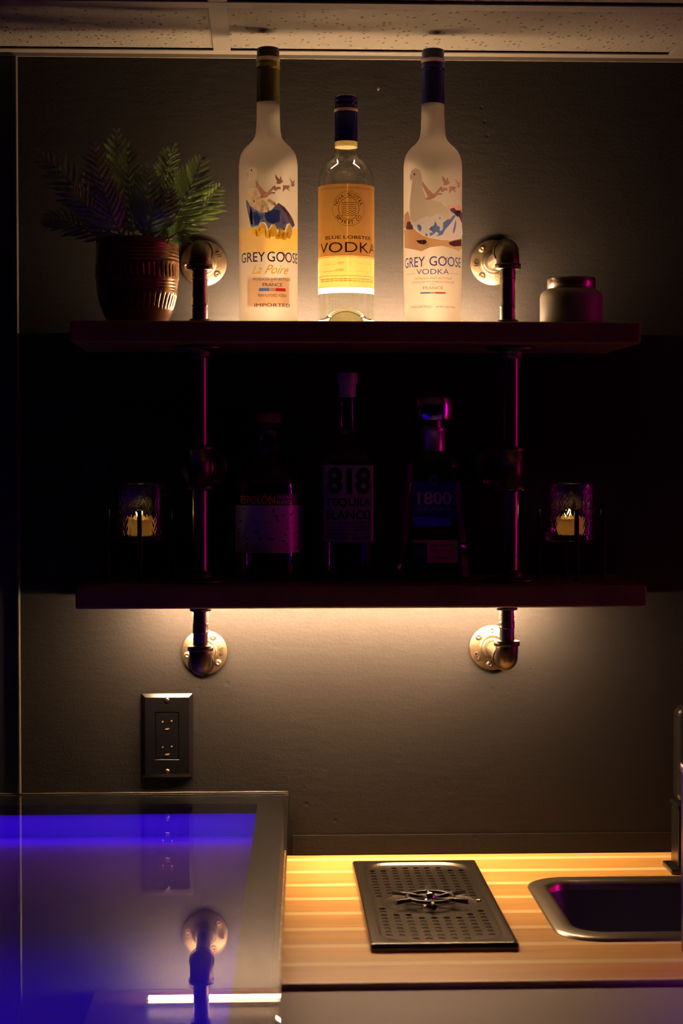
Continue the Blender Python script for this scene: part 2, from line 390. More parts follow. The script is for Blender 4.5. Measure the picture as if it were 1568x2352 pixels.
# slab with cut-outs for sink (built as strips around the opening)
SX0, SX1, SY0, SY1 = .372, .936, -.187, -.468
mbw = MB()
def strip(p): mbw.prism([(a - .8, b + .33) for a, b in p], -.035, 0)
EX = lambda y: edge_x(y) - .008
strip([(EX(-.0015), -.0015), (EX(SY0), SY0), (2.2, SY0), (2.2, -.0015)])
strip([(EX(SY0), SY0), (EX(SY1), SY1), (SX0, SY1), (SX0, SY0)])
strip([(SX1, SY0), (SX1, SY1), (2.2, SY1), (2.2, SY0)])
strip([(EX(SY1), SY1), (EX(-.658), -.658), (2.2, -.658), (2.2, SY1)])
slab = mbw.build('slab', PLANK, wt)
bm = bmesh.new(); bm.from_mesh(slab.data); bmesh.ops.remove_doubles(bm, verts=bm.verts, dist=1e-5); bm.to_mesh(slab.data); bm.free()
MB().box((-.77, -.325, -.0358), (1.4, -.3275, -.01)).build('edge_band', BLACK, wt)
cab = tag(MB().box((.05, -.60, .02), (SX0 - .01, -.01, .8635)).build('base_cabinet', BLACK, bevel=.002), 'black base cabinet under the striped wooden worktop', 'cabinet')
ledge = tag(MB().prism([(edge_x(-.6625) - .008, -.6625), (edge_x(-1.35) - .008, -1.35), (2.2, -1.35), (2.2, -.6625)], .84, .8935).build('grey_ledge', GREY, bevel=.002), 'plain grey ledge stepping down in front of the wooden worktop', 'ledge')
tag(MB().box((.03, -1.3, .0), (2.15, -.68, .8395)).build('ledge_cabinet', BLACK, bevel=.002), 'black cabinet front below the plain grey ledge', 'cabinet')

# ------------------------------------------------------------------ sink
def rrect(x0, x1, y0, y1, r, n=10):
    out = []
    for cx, cy, a0 in ((x1 - r, y1 - r, 0), (x0 + r, y1 - r, PI / 2), (x0 + r, y0 + r, PI), (x1 - r, y0 + r, 1.5 * PI)):
        for k in range(n + 1):
            a = a0 + PI / 2 * k / n; out.append((cx + r * math.cos(a), cy + r * math.sin(a)))
    return out
STEEL = mat('brushed_steel', (.5, .45, .38), .3, metal=1, bump=(90, .12, .001))
BOWL = mat('bowl_steel_reflection_tint', (.15, .16, .24), .5, metal=.9, bump=(18, .5, .004))  # dark bluish tint: the room's blue reflection is put into the steel colour
def loops(mb_, L_, m=0, closed=True):
    n = len(L_[0][0]); vs = []
    for poly, z in L_: vs += [(x, y, z) for x, y in poly]
    fs = [(i * n + k, i * n + (k + 1) % n, (i + 1) * n + (k + 1) % n, (i + 1) * n + k) for i in range(len(L_) - 1) for k in range(n)]
    mb_.add(vs, fs, m, True)
sk = thing('sink', 'brushed steel rounded inset sink at the right of the wooden worktop', 'sink', (.65, -.33, .9))
a = (.355 - .65, .95 - .65, -.497 + .33, -.168 + .33)
def rr(d, r): return rrect(a[0] + d, a[1] - d, a[2] + d * 1.35, a[3] - d, r)
rim = MB(); loops(rim, [(rr(0, .055), .0006), (rr(.001, .055), .0030), (rr(.004, .054), .0042), (rr(.020, .045), .0040), (rr(.025, .04), .0030), (rr(.027, .038), -.002), (rr(.028, .037), -.008)])
ro = rim.build('rim', STEEL, sk, recalc=True)
bw = MB(); loops(bw, [(rr(.028, .037), -.008), (rr(.030, .036), -.03), (rr(.034, .036), -.14), (rr(.045, .03), -.16)])
n = len(rr(0, .03)); bw.f.append(list(range(3 * n, 4 * n))); bw.m.append(0); bw.s.append(False)
bw.build('bowl', BOWL, sk)
MB().lathe([(.0, -.157), (.028, -.157), (.034, -.159), (.036, -.1595)], 32).build('drain', STEEL, sk)

# ------------------------------------------------------------------ tap (right edge)
TAP = mat('black_tap', (.012, .012, .013), .28, coat=.3)
tp = thing('kitchen_tap', 'tall square black tap standing behind the sink', 'tap', (.611, -.120, .9))
MB().box((-.045, -.029, .0006), (.045, .029, .008)).build('base_plate', TAP, tp, bevel=.002)
MB().box((-.034, -.023, .008), (.034, .023, .090)).box((-.036, -.025, .0905), (.036, .025, .0965)).build('tap_body', TAP, tp, bevel=.0015)
MB().box((-.034, -.021, .097), (.034, .021, .232)).build('riser', TAP, tp, bevel=.012, bseg=5)
MB().sweep([(0, -.018, .190), (0, -.06, .197), (0, -.12, .197), (0, -.165, .190), (0, -.185, .170), (0, -.19, .145)], .014, 28).build('spout', TAP, tp)
MB().lathe([(.013, 0), (.017, .003), (.017, .030), (.013, .034)], 28, M=Matrix.Translation((0, -.19, .120))).build('spray_head', TAP, tp)
MB().sweep([(.034, 0, .14), (.06, -.004, .145), (.09, -.012, .155)], [.007, .006, .005], 16).build('lever', TAP, tp)
cup = thing('drinks_shaker', 'tall dark canister with bright metal rim at the right edge before the sink', 'canister', (.5265, -.558, .9003))
DK = mat('dark_canister', (.02, .018, .017), .35, metal=.3)
MB().lathe([(.001, .0006), (.036, .0006), (.0385, .003), (.0400, .205), (.0400, .214)], 56, cap1=False).build('canister_body', DK, cup)
MB().lathe([(.0400, .214), (.0412, .2155), (.0412, .2215), (.0398, .2235), (.038, .222), (.0375, .18), (.001, .02)], 56, cap0=False, cap1=False).build('rim', mat('rim_steel', (.55, .48, .42), .3, metal=1), cup)

# ------------------------------------------------------------------ glass rinser tray
RM = mat('smoked_steel', (.17, .15, .13), .26, metal=.95, bump=(160, .06, .0005))
CH = mat('chrome', (.8, .8, .82), .08, metal=1)
rn = thing('glass_rinser', 'rectangular dark steel glass rinser drip tray with a cross shaped spray ring', 'rinser', (.2135, -.3045, .9))
HX, HY = .0875, .226
t = MB(); out = rrect(-HX, HX, -HY, HY, .006, 4)
OUTER = lambda d, r: rrect(-HX + d, HX - d, -HY + d, HY - d, r, 10)
INN = lambda d, r: rrect(-HX + .014 + d, HX - .014 - d, -HY + .014 + d, HY - .014 - d, r, 10)
loops(t, [(OUTER(0, .004), .0004), (OUTER(0, .004), .006), (OUTER(.0015, .004), .0085), (OUTER(.004, .004), .009), (INN(-.002, .044), .009), (INN(0, .043), .0082), (INN(.0015, .042), .0052), (INN(.004, .040), .0050)])
t.build('tray_rim', RM, rn)
# perforated plate: holes are real little cups set into the plate
pl = MB(); ip = INN(.004, .040); cx, cy, RR = .002, -.0105, .060
# plate as grid with round spray opening: triangulated with bmesh
def plate_mesh():
    bm = bmesh.new(); edges = []
    def loop(pts):
        vs = [bm.verts.new((x, y, .0050)) for x, y in pts]
        for i in range(len(vs)): edges.append(bm.edges.new((vs[i], vs[(i + 1) % len(vs)])))
    loop(ip)
    loop([(cx + RR * 1.06 * math.cos(2 * PI * k / 48), cy + RR * math.sin(2 * PI * k / 48)) for k in range(48)])
    holes = []
    gy = HY - .034; row = 0
    while gy > -HY + .03:
        for k in range(-4, 5):
            gx = k * .0155
            if abs(gx) > HX - .024: continue
            if (abs(gx) > HX - .042) and (abs(gy) > HY - .05): continue
            if math.hypot(gx - cx, gy - cy) < RR + .009: continue
            holes.append((gx, gy))
        gy -= .0165; row += 1
    for hx, hy in holes: loop([(hx + 0.0044 * math.cos(2 * PI * k / 10), hy + .0048 * math.sin(2 * PI * k / 10)) for k in range(10)])
    bmesh.ops.triangle_fill(bm, use_beauty=True, use_dissolve=False, edges=edges, normal=(0, 0, 1))
    me = bpy.data.meshes.new('drain_plate'); bm.to_mesh(me); bm.free()
    return me, holes
me, HOLES = plate_mesh(); me.materials.append(RM)
po = bpy.data.objects.new('drain_plate', me); COL.objects.link(po); po.parent = rn
sol = po.modifiers.new('thick', 'SOLIDIFY'); sol.thickness = .001; sol.offset = -1
MB().box((-HX + .012, -HY + .012, .0006), (HX - .012, HY - .012, .0012)).build('tray_floor', mat('tray_floor', (.12, .10, .085), .3, metal=.9), rn)
bwl = MB().lathe([(RR * 1.03, .0049), (RR * .98, .0035), (RR * .8, .0018), (.004, .0016)], 56, cap0=False, M=Matrix.Translation((cx, cy, 0)) @ Matrix.Scale(1.04, 4, (1, 0, 0)))
bwl.build('spray_bowl', RM, rn)
BK = mat('black_nylon', (.02, .018, .016), .35)
st = MB()
for k in range(6):
    an = PI / 6 + k * PI / 3 + PI / 2 * 0; an = k * PI / 3 + PI / 2
    st.sweep([(cx + .010 * math.cos(an), cy + .010 * math.sin(an), .010), (cx + .030 * math.cos(an), cy + .030 * math.sin(an), .0125), (cx + .054 * math.cos(an), cy + .054 * math.sin(an), .012)], [.0028, .003, .0032], 12)
st.sweep([(cx + .030 * math.cos(2 * PI * k / 40), cy + .030 * math.sin(2 * PI * k / 40), .0125) for k in range(41)], .0026, 12, caps=False)
st.build('spray_ring', BK, rn)
MB().lathe([(.010, .0020), (.010, .0095), (.0085, .011), (.006, .0115), (.006, .014), (.005, .0175), (.0001, .0192)], 32, M=Matrix.Translation((cx, cy, 0))).build('spray_nozzle', CH, rn)
MB().lathe([(.0045, .0052), (.0045, .0062), (.0001, .0066)], 20, M=Matrix.Translation((.0665, .0, 0))).build('plate_knob', CH, rn)

# ------------------------------------------------------------------ shelves
def shelf(name, x0, x1, z0, z1, label, notch):
    o = MB().box((x0, -.235, z0), (x1, -.0012, z1)).build(name, SHELF, bevel=.0035, bseg=3)
    return tag(o, label, 'shelf', 'wall shelves on pipe brackets')
ZU = 1.6595; ZL = 1.3095
shelf('wall_shelf', -.2525, .5025, ZU - .0290, ZU, 'upper dark wooden shelf carrying the glowing bottles and the fern', 0)
shelf('wall_shelf', -.2465, .5117, ZL - .0300, ZL, 'lower dark wooden shelf with glow underneath and unlit bottles on top', 0)

# LED strips
def led(name, x0, x1, y, z, up, m, label, hf, hd):
    s = 1 if up else -1
    r = thing(name, label, 'light strip', ((x0 + x1) / 2, y, z))
    L_ = (x1 - x0) / 2
    # open aluminium profile: the diffuser looks at the wall and away from the board
    MB().box((-L_ - .003, -.0085, 0), (L_ + .003, .006, s * .0015)).box((-L_ - .003, -.0085, s * .0015), (L_ + .003, -.0070, s * hf)).box((-L_ - .003, -.0070, s * .0015), (-L_ - .0005, .0052, s * hf)).box((L_ + .0005, -.0070, s * .0015), (L_ + .003, .0052, s * hf)).build('channel', ALU, r)
    e = MB(); pr = [(-.0068, s * .0017), (-.0068, s * hd * .94), (-.002, s * hd), (.0028, s * hd), (.0048, s * hd * .8), (.0048, s * .0017)]
    vs = [(xx, a_, b_) for xx in (-L_, L_) for a_, b_ in pr]; n_ = len(pr)
    e.add(vs, [tuple(range(n_)), tuple(range(n_, 2 * n_))[::-1]] + [(i, (i + 1) % n_, n_ + (i + 1) % n_, n_ + i) for i in range(n_)], 0, False)
    e.m = [1 if abs(sum(e.v[i][1] for i in f) / len(f) - .0048) < .0012 or abs(sum(e.v[i][1] for i in f) / len(f) - .0038) < .0006 else 0 for f in e.f]
    e.build('diffuser', m, r)
led('led_strip', -.068, .345, -.070, ZU + .0006, True, LEDUP, 'warm glowing light strip lying on the upper shelf behind the bottles', .0075, .0090)
led('led_strip', -.162, .400, -.073, ZL - .0306, False, LEDDN, 'warm glowing light strip fixed under the lower shelf', .0075, .0104)

# ------------------------------------------------------------------ pipe brackets
PR = .0106
def pipe_prof(z0, z1, t0=.018, t1=.018):
    """pipe with threaded ends"""
    p = [(PR - .0012, z0)]; z = z0; pitch = .0022
    while z < z0 + t0: p += [(PR - .0012, z + .0002), (PR + .0004, z + pitch * .5)]; z += pitch
    p += [(PR, z + .0006), (PR, z1 - t1 - .0006)]; z = z1 - t1
    while z < z1: p += [(PR + .0004, z + pitch * .5), (PR - .0012, z + pitch)]; z += pitch
    return p
def flange(parent, M, marks, screws, name='wall_flange', has_screws=True):
    f = MB().lathe([(.0005, .0008), (.0325, .0008), (.0332, .0018), (.0332, .0040), (.0322, .0050), (.0195, .0056), (.0172, .0068), (.0160, .0095), (.0155, .0150), (.0140, .0160), (.0108, .0160)], 72, M=M, cap1=False)
    fo = f.build(name, IRON, parent)
    for (t_, ang, h) in marks:                 # raised foundry marks
        vs, fs = text_mesh(t_, .01)
        x0 = min(v.x for v in vs); x1 = max(v.x for v in vs); y0 = min(v.y for v in vs); y1 = max(v.y for v in vs)
        sc = h / (y1 - y0); mk = MB(); Rm = Matrix.Rotation(ang, 4, 'Z')
        top = [M @ Rm @ Vector(((v.x - (x0 + x1) / 2) * sc * .95, (v.y - y0) * sc + .0222, .0080)) for v in vs]
        bot = [M @ Rm @ Vector(((v.x - (x0 + x1) / 2) * sc * .95, (v.y - y0) * sc + .0222, .0050)) for v in vs]
        mk.add(top, fs, 0, False); nn = len(vs)
        cnt = {}
        for f_ in fs:
            for i in range(len(f_)):
                e_ = (f_[i], f_[(i + 1) % len(f_)]); cnt[frozenset(e_)] = cnt.get(frozenset(e_), []) + [e_]
        side = [(e_[0][0], e_[0][1], e_[0][1] + nn, e_[0][0] + nn) for e_ in cnt.values() if len(e_) == 1]
        mk.add(top + bot, side, 0, False)
        mk.build('embossed_mark', IRON, fo)
    for ang in screws:
        Ms = M @ Matrix.Rotation(ang, 4, 'Z') @ Matrix.Translation((0, .0252, 0))
        hd = MB().lathe([(.0052, .0052), (.0048, .0060), (.0038, .0060)], 28, M=Ms, cap0=False, cap1=False)
        hd.build('countersink', IRON, fo)
        MB().lathe([(.0036, .0048), (.0036, .0058), (.0030, .0062), (.0012, .0062), (.0010, .0050), (.0001, .0050)], 24, M=Ms).build('screw_or_hole', SCREW if has_screws else BLACK, fo)  # without screws, black discs paint the darkness of the empty holes
    return fo
def elbow(parent, M, up):
    """M: origin at the corner of the two axes; arms toward +Y (wall) and down/up"""
    s = 1 if up else -1; R = .0155; b = .0165; pts = []
    for k in range(13):
        a_ = PI / 2 * k / 12; pts.append((0, b - b * math.sin(a_), s * (b - b * math.cos(a_))))
    pts = [(0, .024, 0)] + pts[::1] + [(0, 0, s * .024)]
    pts = [Vector(p) for p in pts]
    e = MB().sweep([M @ p for p in pts], R, 40)
    e.sweep([M @ Vector((0, y_, 0)) for y_ in (.0185, .0192, .0255, .0262)], [.0150, .0176, .0176, .0150], 40)
    e.sweep([M @ Vector((0, 0, s * z_)) for z_ in (.0185, .0192, .0255, .0262)], [.0150, .0176, .0176, .0150], 40)
    return e.build('elbow', IRON, parent)
def bracket(x, xm, label, marksU, marksM, marksL, scrU, scrM, scrL, zf):
    r = thing('pipe_bracket', label, 'pipe bracket', (x, -.166, 0), 'steel pipe shelf brackets')
    W = lambda dx, z: Matrix.Translation((dx, .166, z)) @ Matrix.Rotation(PI / 2, 4, 'X')      # local +Z -> -Y, local Y -> up
    zu, zm, zl = zf
    flange(r, W(0, zu), marksU, scrU); flange(r, W(xm, zm), marksM, scrM); flange(r, W(0, zl), marksL, scrL, has_screws=(x < 0))
    for dx, z in ((0, zu), (0, zl), (xm, zm)):
        MB().lathe(pipe_prof(.012, .150, .014, .014), 36, M=W(dx, z)).build('stub_pipe', PIPE, r)
    elbow(r, Matrix.Translation((0, 0, zu)), False); elbow(r, Matrix.Translation((0, 0, zl)), True)
    # vertical pipes
    V = lambda dx: Matrix.Translation((dx, 0, 0))
    MB().lathe(pipe_prof(ZU + .0055, zu - .022), 36, M=V(0)).build('pipe', PIPE, r)
    MB().lathe(pipe_prof(zl + .022, ZL - .036, .02, .02), 36, M=V(0)).build('pipe', PIPE, r)
    MB().lathe(pipe_prof(ZL + .010, zm - .026, .006, .006), 36, M=V(xm)).build('pipe', PIPE, r)
    MB().lathe(pipe_prof(zm + .026, ZU - .039, .006, .006), 36, M=V(xm)).build('pipe', PIPE, r)
    # collars
    MB().lathe([(.0138, ZU + .0003), (.0142, ZU + .0012), (.0142, ZU + .0062), (.0134, ZU + .0072), (.0106, ZU + .0072)], 6 * 8, M=V(0)).build('collar', IRON, r)
    MB().lathe([(.0138, ZL - .0303), (.0146, ZL - .0313), (.0146, ZL - .0375), (.0136, ZL - .0385), (.0106, ZL - .0385)], 48, M=V(0)).build('collar', IRON, r)
    # tee
    tee = MB().sweep([(xm, 0, zm + d) for d in (-.030, -.0296, -.0235, -.023, .023, .0235, .0296, .030)], [.015, .0178, .0178, .0155, .0155, .0178, .0178, .015], 40)
    tee.sweep([(xm, d, zm) for d in (0, .0235, .0237, .030, .0303)], [.0155, .0155, .0178, .0178, .015], 40)
    tee.build('tee', IRON, r)
    # flanges clamped on the shelf boards
    f1 = flange(r, Matrix.Translation((xm, 0, ZU - .0293)) @ Matrix.Rotation(PI, 4, 'X'), [], [], 'shelf_flange')
    f2 = flange(r, Matrix.Translation((xm, 0, ZL - .0004)), [], [], 'shelf_flange')
    return r
D = math.radians
bracket(-.0845, 0, 'left steel pipe bracket with flanges, elbows and tee holding both shelves',
        [('1/2', D(-65), .0062)], [], [('969', D(-85), .006)], (D(-128), D(100)), (D(40), D(-140)), (D(-30), D(-128), D(100)), (1.7585, 1.4655, 1.198))
bracket(.3335, .0052, 'right steel pipe bracket with flanges, elbows and tee beside the squat jar',
        [('1/2', D(95), .0062)], [], [('1/2', D(5), .0062), ('GD', D(118), .006)], (D(40), D(140)), (D(140), D(-130)), (D(52), D(172)), (1.7615, 1.4640, 1.203))

# ------------------------------------------------------------------ wall outlet
ol = thing('wall_outlet', 'black double power outlet on the wall below the left bracket', 'outlet', (-.1384, 0, 1.077))
OB = mat('outlet_plastic', (.004, .004, .0045), .22, spec=.22)
pm = MB(); hx, hz = .0372, .0612
def fr(dx, y): return [(-hx + dx, y, -hz + dx), (hx - dx, y, -hz + dx), (hx - dx, y, hz - dx), (-hx + dx, y, hz - dx)]
vs = fr(0, -.0008) + fr(0, -.0025) + fr(.0055, -.0065); 
ix0, ix1, iz0, iz1 = -.0172, .0172, -.0345, .0345
vs += [(ix0, -.0065, iz0), (ix1, -.0065, iz0), (ix1, -.0065, iz1), (ix0, -.0065, iz1)] + [(ix0, -.003, iz0), (ix1, -.003, iz0), (ix1, -.003, iz1), (ix0, -.003, iz1)]
fs = [(a_ * 4 + k, a_ * 4 + (k + 1) % 4, (a_ + 1) * 4 + (k + 1) % 4, (a_ + 1) * 4 + k) for a_ in range(4) for k in range(4)]
pm.add(vs, fs, 0, False); pm.build('cover_plate', OB, ol, bevel=.0004)
ins = MB().box((ix0 + .0006, -.0060, iz0 + .0006), (ix1 - .0006, -.0025, iz1 - .0006)).build('receptacle', OB, ol, bevel=.001)
CT = mat('brass_contact_glint', (.85, .6, .3), .3, metal=1)
for cz in (.0155, -.0215):
    for sx, zz, w_ in ((-.0064, .005, .0022), (.0064, .006, .0022), (0, -.0055, .0058)):
        # raised brass wedge standing in for the glint off the slot's contact
        m_ = MB(); y0 = -.0062
        m_.add([(sx - w_ * .6, y0, cz + zz - .0006), (sx + w_ * .35, y0, cz + zz - .0006), (sx + w_ * .65, y0 + .0001, cz + zz + .0012), (sx - w_ * .2, y0 + .0001, cz + zz + .0012),
                (sx - w_ * .6, y0 - .0007, cz + zz - .0009), (sx + w_ * .35, y0 - .0007, cz + zz - .0009)], [(0, 1, 2, 3), (3, 2, 5, 4), (4, 5, 1, 0), (0, 3, 4), (1, 5, 2)], 0, False)
        m_.build('contact_glint', CT, ins)
for cz in (.052, -.0515):
    MB().lathe([(.0034, .0), (.0033, .0008), (.0022, .0016), (.0001, .0018)], 24, M=Matrix.Translation((0, -.0065, cz)) @ Matrix.Rotation(PI / 2, 4, 'X')).build('screw_or_hole', mat('dark_screw', (.25, .2, .15), .3, metal=1), ol)

# ------------------------------------------------------------------ bottles of the upper shelf
K = 1 / 1666.7                      # metres per photo pixel at the row of bottles
def prof(pts, zb): return [(hw * K, 1.48 + (1050 - py) * K - zb) for hw, py in pts]
FROST = frosted('frosted_glass', (.97, .93, .86))
INK = sheer('dark_ink', (.02, .02, .04), (.03, .03, .08), .5)
INKB = sheer('blue_ink', (.02, .03, .2), (.04, .06, .35), .5)
INKF = sheer('faint_ink', (.3, .2, .12), (.55, .38, .2), .7)
BIRD = sheer('bird_pink', (.45, .22, .2), (.62, .36, .32), .7)
BIRDL = sheer('bird_line', (.2, .07, .08), (.3, .12, .12), .7)
GREYT = sheer('pale_grey_print', (.3, .3, .28), (.70, .69, .66), .8)
MTN = sheer('snow_print', (.6, .65, .75), (.80, .86, 1.0), .8)
BLU = sheer('mountain_blue', (.06, .12, .45), (.16, .26, .72), .7)
BRN = sheer('earth_print', (.35, .2, .12), (.62, .42, .25), .75)
DKP = sheer('dark_purple_print', (.08, .03, .08), (.16, .08, .16), .6)
PNK = sheer('pink_print', (.6, .3, .3), (.85, .5, .5), .7)
RED = sheer('flag_red', (.6, .03, .03), (.8, .06, .06), .6)
FBL = sheer('flag_blue', (.05, .15, .6), (.1, .25, .85), .6)
YEL = sheer('pear_yellow', (.8, .6, .05), (1, .78, .12), .7)
YLT = sheer('yellow_glow_print', (.6, .45, .08), (1, .70, .12), .9)
CRM = sheer('blossom_cream', (.75, .65, .5), (.95, .85, .68), .7)
GRN = sheer('leaf_green', (.2, .25, .05), (.35, .4, .1), .6)
NAVY = sheer('goose_navy', (.05, .06, .25), (.15, .18, .42), .7)
ORG = sheer('pear_orange', (.7, .3, .08), (.95, .5, .15), .7)
LM = [INK, INKB, INKF, BIRD, BIRDL, GREYT, MTN, BLU, BRN, DKP, PNK, RED, FBL, YEL, YLT, CRM, GRN, NAVY, ORG]
iINK, iINKB, iINKF, iBIRD, iBL, iGR, iMT, iBLU, iBRN, iDK, iPK, iRED, iFB, iYE, iYL, iCR, iGN, iNV, iOR = range(19)

class Map:
    """artwork measured on the photo -> position on the bottle's curved front"""
    def __init__(s, xc, rpx, zb, ox, oy, sc): s.xc, s.rp, s.zb, s.ox, s.oy, s.sc = xc, rpx, zb, ox, oy, sc; s.R = rpx * K
    def p(s, x, y):
        px = x / s.sc + s.ox; py = y / s.sc + s.oy
        q = max(-.985, min(.985, (px - s.xc) / s.rp)); th = math.asin(q); Dd = 2.55 - s.R * math.cos(th)
        return (s.R * th, 1.48 + (1050 - py) * Dd / 4250 - s.zb)
    def P(s, pts): return [s.p(*q) for q in pts]
    def box(s, x0, x1, y0, y1):
        u0 = s.p(x0, 0)[0]; u1 = s.p(x1, 0)[0]; xm = s.xc * s.sc - s.ox * s.sc
        return u0, s.p(xm, y1)[1], u1, s.p(xm, y0)[1]

def T(lab, mp, s, x0, x1, y0, y1, m, **k):
    u0, v0, u1, v1 = mp.box(x0, x1, y0, y1); lab.text(s, u0, v0, u1, v1, m, **k)

BPROF = [(62, 738), (66, 735), (67.3, 728), (67, 600), (67, 400), (66.8, 385), (65.5, 373), (62.5, 361), (57.5, 352), (50, 343), (42, 336), (35.5, 329), (31, 321), (28.6, 311), (27.2, 297), (26.5, 270), (26, 239)]
CAPP = [(26.4, 243), (26.6, 240), (25.8, 200), (25.8, 168), (27.0, 165), (27.2, 158), (26.4, 155)]
birds = [
 [(385,345),(400,380),(450,445),(500,500),(530,520),(600,440),(630,415),(625,450),(570,510),(600,505),(635,510),(630,525),(590,520),(550,545),(520,575),(480,585),(425,590),(455,550),(440,520),(400,440),(382,390)],
 [(635,275),(660,300),(690,340),(710,290),(720,350),(740,360),(710,385),(685,395),(650,385),(665,370),(645,330)],
 [(825,315),(845,345),(862,372),(890,345),(885,390),(890,410),(870,430),(840,415),(855,400)],
 [(740,415),(800,420),(820,420),(825,440),(800,445),(825,490),(775,455),(735,500)],
 [(625,420),(640,440),(695,435),(710,460),(670,465),(640,490),(620,470)]]
def goose_bottle(x, xc, label, art):
    zb = ZU
    r = thing('vodka_bottle', label, 'bottle', (x, -.13, zb + .0003), 'bottles glowing on the upper shelf')
    pr = [(0.0005, .004), (.030, .003)] + [(a_, max(b_, .0005)) for a_, b_ in prof(BPROF, zb)]
    sh = 1.48 + (1050 - 738) * K - zb
    # body stands on the shelf: the profile is stretched down to the board
    pr = [(.001, .006), (.02, .004), (.034, .0008), (.0385, .0006), (.0402, .004)] + [(a_, b_) for a_, b_ in prof(BPROF[3:], zb)]
    b = MB().lathe(pr, 96, cap0=True, cap1=True); b.build('glass_body', FROST, r)
    art(r, xc, zb)
    return r
def bounded(pts, n=3):
    return pts
def capsule(r, zb, m0, m1, m2, m3):
    MB().lathe(prof([(26.6, 243), (26.8, 241), (26.0, 200), (26.0, 168)], zb), 64, cap0=False, cap1=False).build('capsule', m0, r)
    MB().lathe(prof([(26.0, 168), (27.2, 165.5), (27.2, 161), (26.2, 158.5), (26.4, 153), (26.6, 150)], zb), 64, cap0=False, cap1=False).build('capsule_bead', m1, r)
    MB().lathe(prof([(26.6, 150), (27.0, 149), (27.0, 143), (26.3, 141)], zb), 64, cap0=False, cap1=False).build('seal_band', m2, r)
    MB().lathe(prof([(26.0, 141), (25.6, 140), (25.4, 124), (24.3, 120), (21, 118.5), (1, 118)], zb), 64, cap0=False).build('stopper', m3, r)

